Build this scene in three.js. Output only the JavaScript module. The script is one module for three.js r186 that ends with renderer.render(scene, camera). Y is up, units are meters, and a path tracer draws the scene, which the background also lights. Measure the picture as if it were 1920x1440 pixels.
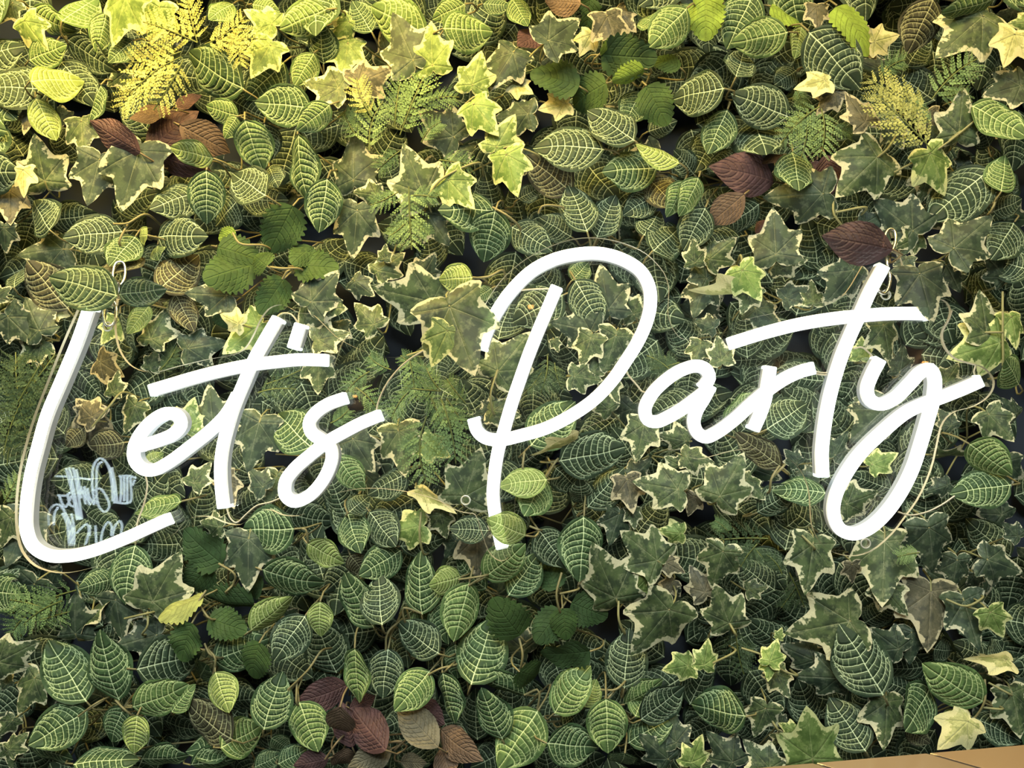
import * as THREE from 'three';
import { mergeGeometries, mergeVertices } from 'three/addons/utils/BufferGeometryUtils.js';
import { RoundedBoxGeometry } from 'three/addons/geometries/RoundedBoxGeometry.js';
import { RectAreaLightUniformsLib } from 'three/addons/lights/RectAreaLightUniformsLib.js';

// ---------------------------------------------------------------- camera, light, exposure
const renderer = new THREE.WebGLRenderer({ antialias: true });
renderer.toneMapping = THREE.LinearToneMapping;
renderer.toneMappingExposure = 0.88;
renderer.shadowMap.enabled = true;
RectAreaLightUniformsLib.init();
const scene = new THREE.Scene();
scene.background = new THREE.Color(0x000000);

const EYE = 1.5, DIST = 0.815;                       // eye height; distance from the backing of the leaf wall
const FOCAL = 1800;                                   // in pixels of the 1920-wide photograph
const camera = new THREE.PerspectiveCamera(2 * Math.atan(720 / FOCAL) * 180 / Math.PI, 4 / 3, 0.05, 30);
camera.position.set(0.05, EYE, DIST);
camera.rotation.set(0.012, 0.06, 0, 'YXZ');
camera.updateMatrixWorld(true); camera.updateProjectionMatrix();

const NEON = 3.0, NEON_RIM = 0.32, NEON_SIDE = 0.07, NEON_POINT = 0.005;
const PANEL = 12, PANEL_FAR = 42, PANEL_GLOW = 3;
const WARM_LEFT = 135, WARM_RIGHT = 38, WARM_GLOW = 3;
const warmColor = new THREE.Color().setRGB(1.0, 0.67, 0.18);
const dayColor = new THREE.Color().setRGB(0.94, 1.0, 0.96);

// ---------------------------------------------------------------- helpers
let seedState = 20240611;
const rnd = () => { seedState = (seedState + 0x6d2b79f5) | 0; let t = Math.imul(seedState ^ (seedState >>> 15), 1 | seedState); t = (t + Math.imul(t ^ (t >>> 7), 61 | t)) ^ t; return ((t ^ (t >>> 14)) >>> 0) / 4294967296; };
const rr = (a, b) => a + (b - a) * rnd();
const V3 = (x, y, z) => new THREE.Vector3(x, y, z);
const clamp = (x, a, b) => Math.min(b, Math.max(a, x));
const smooth = (a, b, x) => { const t = clamp((x - a) / (b - a), 0, 1); return t * t * (3 - 2 * t); };
// the point of the plane z = depth that stands at a pixel of the photograph
function at(px, py, z) {
  const d = V3(px / 960 - 1, 1 - py / 720, 0.5).unproject(camera).sub(camera.position);
  return camera.position.clone().addScaledVector(d, (z - camera.position.z) / d.z);
}
const used = new Map();
function numbered(name) { const n = used.get(name) ?? 0; used.set(name, n + 1); return n ? name + '_' + String(n).padStart(3, '0') : name; }
function tag(o, label, category, group) { o.userData.label = label; o.userData.category = category; if (group) o.userData.group = group; return o; }
function thing(name, label, category, pos, group) {
  const g = new THREE.Group(); g.name = numbered(name); if (pos) g.position.copy(pos); scene.add(g);
  return tag(g, label, category, group);
}
function mesh(name, geo, mat, parent = scene, label) {
  const m = new THREE.Mesh(geo, mat); m.name = numbered(name); m.castShadow = m.receiveShadow = true; parent.add(m);
  if (label) m.userData.label = label;
  return m;
}
function structure(name, geo, mat) { const m = mesh(name, geo, mat); m.userData.kind = 'structure'; return m; }
function std(o) { return new THREE.MeshStandardMaterial(o); }
function phys(o) { return new THREE.MeshPhysicalMaterial(o); }
function noise2(seed) {                                // value noise on a hashed grid
  const h = (x, y) => { let n = Math.imul(x, 374761393) + Math.imul(y, 668265263) + Math.imul(seed, 1274126177); n = Math.imul(n ^ (n >>> 13), 1274126177); return ((n ^ (n >>> 16)) >>> 0) / 4294967296; };
  return (x, y) => { const xi = Math.floor(x), yi = Math.floor(y), fx = x - xi, fy = y - yi, sx = fx * fx * (3 - 2 * fx), sy = fy * fy * (3 - 2 * fy);
    return (h(xi, yi) * (1 - sx) + h(xi + 1, yi) * sx) * (1 - sy) + (h(xi, yi + 1) * (1 - sx) + h(xi + 1, yi + 1) * sx) * sy; };
}
const fbm = (n, x, y) => n(x, y) * 0.5 + n(x * 2.1 + 7, y * 2.1 + 3) * 0.3 + n(x * 4.3 + 1, y * 4.3 + 9) * 0.2;

// ---------------------------------------------------------------- the room
const wallMat = std({ color: 0x868886, roughness: 0.9 });
const H = 2.75, X0 = -3.0, X1 = 3.0, Z1 = 4.2, T = 0.1;
const box = (x0, x1, y0, y1, z0, z1) => { const g = new THREE.BoxGeometry(x1 - x0, y1 - y0, z1 - z0); g.translate((x0 + x1) / 2, (y0 + y1) / 2, (z0 + z1) / 2); return g; };
structure('wall_back', box(X0, X1, 0, H, -T - 0.05, -0.05), std({ color: 0x262e38, roughness: 0.95 }));
structure('wall_left', box(X0 - T, X0, 0, H, -T - 0.05, Z1 + T), wallMat);
structure('wall_right', box(X1, X1 + T, 0, H, -T - 0.05, Z1 + T), wallMat);
structure('wall_front', box(X0, X1, 0, H, Z1, Z1 + T), std({ color: 0x454644, roughness: 0.9 }));
structure('floor', box(X0 - T, X1 + T, -T, 0, -T - 0.05, Z1 + T), std({ color: 0x5c5a56, roughness: 0.5 }));
structure('ceiling', box(X0 - T, X1 + T, H, H + T, -T - 0.05, Z1 + T), std({ color: 0xb8b4aa, roughness: 0.9 }));

function panelLight(x, z, w, d, power, label) {
  const g = thing('ceiling_light', label, 'ceiling light', V3(x, H, z), 'ceiling panel lights');
  const f = new THREE.Shape([new THREE.Vector2(-w / 2 - .03, -d / 2 - .03), new THREE.Vector2(w / 2 + .03, -d / 2 - .03), new THREE.Vector2(w / 2 + .03, d / 2 + .03), new THREE.Vector2(-w / 2 - .03, d / 2 + .03)]);
  f.holes.push(new THREE.Path([new THREE.Vector2(-w / 2, -d / 2), new THREE.Vector2(-w / 2, d / 2), new THREE.Vector2(w / 2, d / 2), new THREE.Vector2(w / 2, -d / 2)]));
  const fg = new THREE.ExtrudeGeometry(f, { depth: 0.02, bevelEnabled: false }); fg.rotateX(Math.PI / 2); fg.translate(0, 0, 0);
  mesh('frame', fg, std({ color: 0xd8d8d4, roughness: 0.5 }), g);
  const dg = new THREE.BoxGeometry(w, 0.008, d); dg.translate(0, -0.008, 0);
  mesh('diffuser', dg, std({ color: 0xffffff, emissive: dayColor, emissiveIntensity: PANEL_GLOW }), g);
  const l = new THREE.RectAreaLight(dayColor, power, w, d); l.position.set(0, -0.03, 0); l.rotation.x = -Math.PI / 2; g.add(l);
}
panelLight(-0.2, 1.15, 1.2, 0.6, PANEL, 'white ceiling panel light nearest the leaf wall');
panelLight(0.1, 2.4, 1.2, 0.6, PANEL_FAR, 'white ceiling panel light nearest the opposite wall');

// warm strips that wash the top of the leaf wall
function warmStrip(x0, x1, y, z, power, tilt, label) {
  const w = x1 - x0, g = thing('warm_strip_light', label, 'strip light', V3((x0 + x1) / 2, y, z), 'warm strip lights above the leaf wall');
  g.rotation.x = tilt;
  const hg = new RoundedBoxGeometry(w + 0.02, 0.03, 0.05, 2, 0.006); hg.translate(0, 0.018, 0);
  mesh('housing', hg, std({ color: 0x2a2a2a, roughness: 0.5, metalness: 0.6 }), g);
  const lg = new THREE.BoxGeometry(w, 0.006, 0.036); lg.translate(0, 0.001, 0);
  mesh('diffuser', lg, std({ color: 0xfff0c0, emissive: warmColor, emissiveIntensity: WARM_GLOW }), g);
  for (const s of [-1, 1]) { const a = new THREE.BoxGeometry(0.02, 0.012, z); a.rotateX(0); a.translate(s * w * 0.35, 0.04, -z / 2 - 0.02); mesh('bracket', a, std({ color: 0x2a2a2a, roughness: 0.5 }), g); }
  const l = new THREE.RectAreaLight(warmColor, power, w, 0.036); l.position.set(0, -0.01, 0); l.rotation.x = -Math.PI / 2; g.add(l);
}
warmStrip(-0.66, 0.02, EYE + 0.45, 0.24, WARM_LEFT, 0.45, 'warm yellow strip light above the left half of the leaf wall');
warmStrip(0.16, 0.66, EYE + 0.48, 0.24, WARM_RIGHT, 0.45, 'warm yellow strip light above the right half of the leaf wall');
// ---------------------------------------------------------------- leaf prints (colour only: blade, veins, cream margins)
const S = 512;
function canvas(draw) {
  const c = document.createElement('canvas'); c.width = c.height = S; draw(c.getContext('2d'));
  return c;
}
function texture(c, srgb = true) { const t = new THREE.CanvasTexture(c); if (srgb) t.colorSpace = THREE.SRGBColorSpace; t.anisotropy = 8; return t; }
const css = (c, a = 1) => `rgba(${c.map((v) => Math.round(clamp(v, 0, 255))).join(',')},${a})`;
const mix = (a, b, t) => a.map((v, i) => v + (b[i] - v) * t);
// half width of the blades along the midrib (base 0, tip 1)
const nerveHalf = (v) => 0.38 * Math.pow(Math.sin(Math.PI * Math.pow(clamp(v, 0, 1), 0.84)), 0.64) * (1 - 0.26 * smooth(0.66, 1, v));
const plumHalf = (v) => 0.32 * Math.pow(Math.sin(Math.PI * Math.pow(clamp(v, 0, 1), 0.86)), 0.85) * (1 - 0.2 * smooth(0.65, 1, v));
const scallopHalf = (v) => 0.43 * Math.pow(Math.sin(Math.PI * Math.pow(clamp(v, 0, 1), 0.72)), 0.55);
const UVW = 1.0;                                       // x of -0.5..0.5 fills the texture
const PX = (x) => (0.5 + x / UVW) * S, PY = (y) => (1 - y) * S;
function mottle(ctx, base, seed, amount) {
  const img = ctx.createImageData(S, S), n = noise2(seed);
  for (let y = 0; y < S; y++) for (let x = 0; x < S; x++) {
    const f = 1 + (fbm(n, x / 60, y / 60) - 0.5) * amount + (n(x / 3, y / 3) - 0.5) * 0.12, i = (y * S + x) * 4;
    for (let c = 0; c < 3; c++) img.data[i + c] = clamp(base[c] * f, 0, 255);
    img.data[i + 3] = 255;
  }
  ctx.putImageData(img, 0, 0);
}
function nerveVeins(seed) {                            // polylines with a width, in leaf coordinates
  let s = seed * 9301 + 49297; const r = () => { s = (s * 9301 + 49297) % 233280; return s / 233280; };
  const lines = []; const mid = [];
  for (let i = 0; i <= 20; i++) mid.push([Math.sin(i * 0.5 + seed) * 0.006, i / 20]);
  lines.push({ w: 1.0, p: mid, taper: 0.35 });
  const at2 = (side, i, n, k) => {                     // point k (0..1) of secondary i
    const y0 = 0.03 + 0.80 * Math.pow(i / n, 0.92), rise = 0.30 * (1 - 0.45 * i / n), y = y0 + rise * (0.35 * k + 0.65 * k * k * k);
    const reach = 0.90 - 0.05 * (i % 2);
    return [side * nerveHalf(Math.min(y, 0.985)) * reach * (1 - Math.pow(1 - k, 1.55)), y];
  };
  for (const side of [-1, 1]) {
    const n = 8, jit = [...Array(n + 2)].map(() => (r() - 0.5) * 0.35);
    const sec = (i, k) => at2(side, i + jit[i] * (i > 0), n, k);
    for (let i = 0; i < n; i++) {
      const p = []; for (let k = 0; k <= 14; k++) { const q = sec(i, k / 14); p.push([q[0] + (r() - .5) * .004, q[1] + (r() - .5) * .006]); }
      lines.push({ w: 0.52, p, taper: 0.55 });
      if (i < n - 1) {
        const e = sec(i, 1), b = sec(i + 1, 0.80);     // the loop that joins neighbours near the margin
        lines.push({ w: 0.34, p: [e, [(e[0] + b[0]) / 2 + side * 0.006, (e[1] + b[1]) / 2], b], taper: 0.8 });
        for (const k of [0.22, 0.4, 0.56, 0.7, 0.84]) {   // cross links, a little crooked
          const kk = k + (r() - .5) * .1, a = sec(i, kk), c = sec(i + 1, clamp(kk - 0.10 + (r() - .5) * .14, 0.05, 0.95));
          if (k < 0.5 && r() < 0.45) { const h = 0.35 + r() * 0.3; lines.push({ w: 0.18, p: [a, mix(a, c, h)], taper: 0.3 }); }
          else { const m = mix(a, c, 0.5); lines.push({ w: k > 0.6 ? 0.27 : 0.2, p: [a, [m[0] + (r() - .5) * .02, m[1] + (r() - .5) * .012], c], taper: 0.8 }); if (k > 0.6) lines.push({ w: 0.14, p: [m, [m[0] + side * 0.02, m[1] + 0.012]], taper: 0.5 }); }
        }
      }
      for (let k = 0; k < 3; k++) { const q = sec(i, 0.72 + r() * .28); lines.push({ w: 0.15, p: [q, [q[0] * 1.07, q[1] + 0.012 - 0.02 * r()]], taper: 0.5 }); }   // free ends at the margin
    }
  }
  return lines;
}
function strokes(ctx, lines, width, style, blur = 0) {
  ctx.lineCap = ctx.lineJoin = 'round'; ctx.strokeStyle = style;
  for (const l of lines) for (let i = 0; i + 1 < l.p.length; i++) {
    const f = 1 - (1 - l.taper) * i / Math.max(1, l.p.length - 1);
    ctx.lineWidth = Math.max(0.8, width * l.w * f + blur);
    ctx.beginPath(); ctx.moveTo(PX(l.p[i][0]), PY(l.p[i][1])); ctx.lineTo(PX(l.p[i + 1][0]), PY(l.p[i + 1][1])); ctx.stroke();
  }
}
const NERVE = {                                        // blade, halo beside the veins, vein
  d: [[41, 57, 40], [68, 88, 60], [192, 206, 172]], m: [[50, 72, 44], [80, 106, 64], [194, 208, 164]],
  l: [[78, 102, 58], [108, 132, 78], [198, 211, 154]], y: [[110, 129, 70], [134, 153, 88], [202, 212, 150]], b: [[60, 60, 44], [86, 88, 60], [182, 184, 142]],
};
const nerveLines = [nerveVeins(3), nerveVeins(8)];
const nerveBump = nerveLines.map((lines) => texture(canvas((ctx) => {
  ctx.fillStyle = '#fff'; ctx.fillRect(0, 0, S, S);
  const main = lines.filter((l) => l.w > 0.3);
  for (const [b, a] of [[26, .10], [18, .14], [11, .2], [5, .35]]) strokes(ctx, main, 9, `rgba(0,0,0,${a})`, b);
}), false));
const leafMat = (o) => phys({ roughness: 0.62, side: THREE.DoubleSide, specularIntensity: 0.5, ...o });
const thinMats = new Map();                             // the same leaf cloth, let through by light, for leaves that hang in front of a lamp
const thin = (m) => { if (!thinMats.has(m)) { const t = m.clone(); t.transmission = 0.4; t.thickness = 0; thinMats.set(m, t); } return thinMats.get(m); };
const nerveMats = {};
for (const [tone, [blade, halo, vein]] of Object.entries(NERVE)) {
  nerveMats[tone] = nerveLines.map((lines, k) => leafMat({
    map: texture(canvas((ctx) => {
      mottle(ctx, blade, 11 + k, 0.45);
      strokes(ctx, lines.filter((l) => l.w > 0.15), 8, css(halo, 0.16), 16);
      strokes(ctx, lines.filter((l) => l.w > 0.15), 8, css(halo, 0.3), 6);
      strokes(ctx, lines, 8.4, css(vein, tone === 'd' ? 0.86 : 0.9));
    })), bumpMap: nerveBump[k], bumpScale: 0.0011,
  }));
}
// ivy: five lobes about the point where the stalk meets the blade, as a polar outline R(angle), angle 0 towards the tip
const IVY = [[0, 1.0], [9, 0.82], [19, 0.65], [29, 0.58], [39, 0.63], [47, 0.74], [55, 0.65], [69, 0.50], [83, 0.44], [96, 0.47], [107, 0.56], [117, 0.49], [134, 0.36], [154, 0.25], [180, 0.13]];
function ivyR(deg, pts = IVY) {
  const a = Math.abs(((deg + 540) % 360) - 180);
  for (let i = 0; i + 1 < pts.length; i++) if (a <= pts[i + 1][0]) { const t = (a - pts[i][0]) / (pts[i + 1][0] - pts[i][0]), s = i === 0 ? t : t * t * (3 - 2 * t) * 0.6 + t * 0.4; return pts[i][1] + (pts[i + 1][1] - pts[i][1]) * s; }
  return pts[pts.length - 1][1];
}
const IVS = 1.7, ivyU = (x) => (0.5 + x / IVS) * S, ivyV = (y) => (1 - (y + 0.62) / IVS) * S;   // the blade in its texture
const IVYTONE = {                                      // dark patches, middle green, pale gray bloom, margin, share of margin
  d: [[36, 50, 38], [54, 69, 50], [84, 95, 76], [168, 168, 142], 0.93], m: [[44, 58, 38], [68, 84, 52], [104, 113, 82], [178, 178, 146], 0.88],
  l: [[76, 98, 48], [104, 126, 68], [134, 150, 92], [190, 194, 134], 0.87], y: [[86, 112, 54], [110, 134, 70], [138, 153, 92], [182, 190, 130], 0.88],
  c: [[130, 136, 82], [160, 162, 106], [178, 178, 124], [190, 186, 136], 0.6], t: [[58, 60, 48], [80, 80, 62], [106, 102, 82], [160, 155, 126], 0.84], b: [[64, 62, 42], [88, 84, 56], [112, 106, 74], [166, 154, 110], 0.84],
};
const ivyMats = {};
const ivyVein = [0, 46, -46, 104, -104];
const ivyBumpTex = texture(canvas((ctx) => {
  ctx.fillStyle = '#fff'; ctx.fillRect(0, 0, S, S); ctx.lineCap = 'round';
  for (const [b, a] of [[20, .12], [12, .2], [5, .4]]) for (const d of ivyVein) {
    const r = ivyR(d) * 0.9, q = d * Math.PI / 180; ctx.strokeStyle = `rgba(0,0,0,${a})`; ctx.lineWidth = b;
    ctx.beginPath(); ctx.moveTo(ivyU(0), ivyV(0)); ctx.lineTo(ivyU(Math.sin(q) * r), ivyV(Math.cos(q) * r)); ctx.stroke();
  }
}), false);
for (const [tone, [dark, green, bloom, margin, share]] of Object.entries(IVYTONE)) {
  ivyMats[tone] = [0, 1].map((k) => leafMat({
    roughness: 0.55,
    map: texture(canvas((ctx) => {
      const img = ctx.createImageData(S, S), n = noise2(31 + k * 17 + tone.charCodeAt(0)), n2 = noise2(77 + k);
      for (let py = 0; py < S; py++) for (let px = 0; px < S; px++) {
        const x = (px / S - 0.5) * IVS, y = (1 - py / S) * IVS - 0.62, r = Math.hypot(x, y), deg = Math.atan2(x, y) * 180 / Math.PI;
        const q = r / ivyR(deg), edge = share + (fbm(n, x * 9, y * 9) - 0.5) * 0.55 + 0.05 * Math.cos(deg / 15);
        const f = fbm(n, x * 5 + 4, y * 5 + 9), g = fbm(n2, x * 11, y * 11);
        let c = mix(dark, green, smooth(0.36, 0.6, f)); c = mix(c, bloom, smooth(0.52, 0.74, g) * 0.75);
        c = mix(c, margin, smooth(-0.035, 0.035, q - edge));
        const fine = 0.94 + 0.12 * n2(px / 2.5, py / 2.5), i = (py * S + px) * 4;
        for (let j = 0; j < 3; j++) img.data[i + j] = clamp(c[j] * fine, 0, 255);
        img.data[i + 3] = 255;
      }
      ctx.putImageData(img, 0, 0); ctx.lineCap = 'round';
      for (const d of ivyVein) {
        const R = ivyR(d), q = d * Math.PI / 180, p = (t, side = 0, out = 0) => [ivyU(Math.sin(q) * R * t + Math.cos(q) * side * out), ivyV(Math.cos(q) * R * t - Math.sin(q) * side * out)];
        ctx.strokeStyle = css(mix(bloom, margin, 0.35), 0.75);
        for (let i = 0; i < 8; i++) { ctx.lineWidth = 3.4 - i * 0.36; ctx.beginPath(); ctx.moveTo(...p(i / 9)); ctx.lineTo(...p((i + 1) / 9)); ctx.stroke(); }
        ctx.strokeStyle = css(mix(dark, [20, 30, 24], 0.4), 0.5); ctx.lineWidth = 1.3;
        for (let i = 1; i < 6; i++) for (const side of [-1, 1]) { ctx.beginPath(); ctx.moveTo(...p(i / 7)); ctx.quadraticCurveTo(...p(i / 7 + .1, side, 0.04), ...p(i / 7 + .2, side, 0.12 * (1 - i / 9))); ctx.stroke(); }
      }
    })), bumpMap: ivyBumpTex, bumpScale: 0.0008,
  }));
}
function plainVeins(half, n) {
  const lines = [{ w: 1, p: [...Array(13)].map((_, i) => [0, i / 12]), taper: 0.3 }];
  for (const s of [-1, 1]) for (let i = 0; i < n; i++) {
    const y0 = 0.06 + 0.75 * i / n, p = []; for (let k = 0; k <= 8; k++) { const q = k / 8, y = y0 + 0.2 * q + 0.06 * q * q; p.push([s * half(Math.min(y, .99)) * 0.95 * Math.pow(q, 0.85), y]); }
    lines.push({ w: 0.4, p, taper: 0.35 });
    if (i < n - 1) for (const q of [3, 5, 7]) lines.push({ w: 0.16, p: [p[q], [p[q][0] * 1.05, p[q][1] + 0.07]], taper: 0.6 });
  }
  return lines;
}
const plumLines = plainVeins(plumHalf, 8), scallopLines = plainVeins(scallopHalf, 6);
const plainBump = (lines) => texture(canvas((ctx) => { ctx.fillStyle = '#fff'; ctx.fillRect(0, 0, S, S); for (const [b, a] of [[16, .12], [9, .2], [3, .3]]) strokes(ctx, lines, 6, `rgba(0,0,0,${a})`, b); }), false);
const plumBump = plainBump(plumLines), scallopBump = plainBump(scallopLines);
const plainMats = (tones, lines, bump, amount, rough) => Object.fromEntries(Object.entries(tones).map(([tone, [blade, vein]], i) => [tone, [leafMat({
  roughness: rough, map: texture(canvas((ctx) => { mottle(ctx, blade, 51 + i, amount); strokes(ctx, lines, 5, css(vein, 0.55)); })), bumpMap: bump, bumpScale: 0.0008 })]]));
const plumMats = plainMats({ d: [[74, 54, 54], [118, 92, 88]], b: [[94, 78, 64], [128, 110, 88]], g: [[98, 94, 76], [134, 126, 100]] }, plumLines, plumBump, 0.5, 0.6);
const scallopMats = plainMats({ d: [[48, 70, 38], [70, 94, 54]], m: [[50, 72, 34], [74, 98, 50]], l: [[112, 136, 54], [140, 160, 80]], y: [[136, 142, 78], [160, 162, 104]] }, scallopLines, scallopBump, 0.35, 0.75);

// ---------------------------------------------------------------- leaf shapes (unit length, midrib along +y, face towards +z)
function bend(x, y, k) {                               // fold along the midrib, droop towards the tip, roll of the margins
  const s = k.side * x, a = Math.abs(x);
  return -k.fold * a * 0.9 - k.droop * Math.pow(y - 0.25, 2) + k.wave * Math.sin(y * k.freq + k.ph + (x > 0 ? 1.3 : 0)) * a * 0.5 + k.twist * s * (y - 0.5) - k.cup * a * a * 1.6;
}
const curls = (n, strength) => [...Array(n)].map((_, i) => ({ side: 1, fold: rr(-0.1, 0.34) * strength, droop: rr(0.05, 0.5) * strength, wave: rr(0.1, 0.34) * strength, freq: rr(7, 12), ph: rr(0, 6), twist: rr(-0.35, 0.35) * strength, cup: rr(-0.15, 0.45) * strength }));
function bladeGeometry(half, k, nu, nv, edge) {
  const pos = [], uv = [], idx = [];
  for (let j = 0; j <= nv; j++) for (let i = 0; i <= nu; i++) {
    const v = j / nv, u = i / nu * 2 - 1, w = Math.max(half(v), 0.0015) * (edge ? 1 + (Math.abs(u) > 0.8 ? edge(v) : 0) * Math.abs(u) : 1), x = u * w;
    pos.push(x, v, bend(x, v, k)); uv.push(0.5 + x / UVW, v);
  }
  for (let j = 0; j < nv; j++) for (let i = 0; i < nu; i++) { const a = j * (nu + 1) + i, b = a + nu + 1; idx.push(a, a + 1, b, a + 1, b + 1, b); }
  const g = new THREE.BufferGeometry(); g.setAttribute('position', new THREE.Float32BufferAttribute(pos, 3)); g.setAttribute('uv', new THREE.Float32BufferAttribute(uv, 2)); g.setIndex(idx); g.computeVertexNormals();
  return g;
}
function ivyGeometry(k, jitter) {
  const pos = [0, 0, 0], uv = [0.5, 0.62 / IVS], idx = [], N = 72, M = 5, P = IVY.map(([a, r], i) => [a, r * (1 + (i % 4 ? 0 : jitter * Math.sin(i * 2.3)))]);
  for (let m = 1; m <= M; m++) for (let i = 0; i < N; i++) {
    const d = i * 360 / N - 180, q = d * Math.PI / 180, R0 = ivyR(d), R = ivyR(d, P) * (1 + jitter * 0.5 * Math.sin(q * 1.5 + 1)), t = m / M;
    const x = Math.sin(q) * R * t, y = Math.cos(q) * R * t, lobe = Math.cos(q * 3.6) * 0.06 * t * t;
    pos.push(x, y, bend(x * 0.8, y * 0.8 + 0.2, k) * 0.8 + lobe * (k.fold * 2 + 0.4) - 0.10 * t * t * k.droop); uv.push(0.5 + Math.sin(q) * R0 * t / IVS, (Math.cos(q) * R0 * t + 0.62) / IVS);
  }
  for (let i = 0; i < N; i++) { const b = (i + 1) % N; idx.push(0, 1 + b, 1 + i); for (let m = 0; m < M - 1; m++) { const a = 1 + m * N; idx.push(a + i, a + b, a + N + i, a + b, a + N + b, a + N + i); } }
  const g = new THREE.BufferGeometry(); g.setAttribute('position', new THREE.Float32BufferAttribute(pos, 3)); g.setAttribute('uv', new THREE.Float32BufferAttribute(uv, 2)); g.setIndex(idx); g.computeVertexNormals();
  const n = g.attributes.normal; if (n.getZ(0) < 0) { g.index.array.reverse(); g.computeVertexNormals(); }
  return g;
}
const toothed = (n, a) => (v) => a * (((v * n) % 1) - 0.6), scalloped = (n, a) => (v) => a * (Math.abs(Math.sin(v * n * Math.PI)) - 0.55);
const nerveGeos = curls(8, 0.85).map((k) => bladeGeometry(nerveHalf, k, 10, 16));
const plumGeos = curls(4, 0.9).map((k) => bladeGeometry(plumHalf, k, 10, 40, toothed(17, 0.05)));
const scallopGeos = curls(5, 0.9).map((k) => bladeGeometry(scallopHalf, k, 12, 44, scalloped(9, 0.24)));
const ivyGeos = curls(8, 0.8).map((k, i) => ivyGeometry(k, 0.02 + 0.025 * i));
const KINDS = {
  N: { name: 'nerve_plant_sprig', category: 'nerve plant', group: 'netted nerve plant sprigs of the leaf wall', geos: nerveGeos, mats: nerveMats, ratio: 0.74, stem: 0x6f6b48 },
  I: { name: 'ivy_sprig', category: 'ivy', group: 'variegated ivy sprigs of the leaf wall', geos: ivyGeos, mats: ivyMats, ratio: 1.05, stem: 0x78784f },
  P: { name: 'plum_leaf_sprig', category: 'plum foliage', group: 'plum leaf sprigs of the leaf wall', geos: plumGeos, mats: plumMats, ratio: 0.62, stem: 0x685c42 },
  G: { name: 'scalloped_leaf_sprig', category: 'green foliage', group: 'scalloped leaf sprigs of the leaf wall', geos: scallopGeos, mats: scallopMats, ratio: 0.84, stem: 0x726d48 },
  F: { name: 'fern_spray', category: 'fern', group: 'lacy fern sprays of the leaf wall', stem: 0x55602c },
};
for (const k of Object.values(KINDS)) k.stemMat = std({ color: k.stem, roughness: 0.6 });

// lacy fern: a pinna is a thin axis with toothed leaflets on both sides; a frond is a rachis with pinnae
function pinnaGeometry(seed, n) {
  const pos = [], idx = []; let s = seed; const r = () => { s = (s * 9301 + 49297) % 233280; return s / 233280; };
  const tri = (...p) => { const b = pos.length / 3; for (const q of p) pos.push(...q); for (let i = 1; i + 1 < p.length; i++) idx.push(b, b + i, b + i + 1); };
  tri([-0.012, 0, 0], [0.012, 0, 0], [0.004, 1, -0.06], [-0.004, 1, -0.06]);
  for (let i = 0; i < n; i++) for (const side of [-1, 1]) {
    const y = 0.06 + 0.9 * (i + (side > 0 ? 0.4 : 0)) / n, L = 0.215 * (1 - 0.62 * y) * (0.85 + 0.3 * r()), a = 0.75 + 0.15 * r(), z0 = -0.06 * y * y, lift = (r() - 0.4) * 0.08;
    const dx = Math.sin(a) * side, dy = Math.cos(a), P = (t, w) => [dx * L * t - dy * w * L * side * side, y + dy * L * t + dx * w * L, z0 + lift * t];
    const fan = [P(0, 0), P(0.35, -0.16), P(0.62, -0.36), P(0.66, -0.14), P(0.98, -0.2), P(0.9, 0), P(1.02, 0.2), P(0.66, 0.14), P(0.62, 0.36), P(0.35, 0.16)];
    tri(...(side > 0 ? fan : fan.reverse()));
  }
  const g = new THREE.BufferGeometry(); g.setAttribute('position', new THREE.Float32BufferAttribute(pos, 3)); g.setIndex(idx); g.computeVertexNormals(); return g;
}
const pinnaGeos = [1, 2, 3, 4].map((k) => pinnaGeometry(k * 777, 7));
const FERN = { d: [0x37492f, 0x415436], m: [0x5c7648, 0x688252], l: [0x6c8450, 0x78905a], y: [0x8f9452, 0x9a9e5c] };
const fernMats = Object.fromEntries(Object.entries(FERN).map(([t, c]) => [t, c.map((h) => leafMat({ color: h, roughness: 0.7 }))]));
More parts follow.
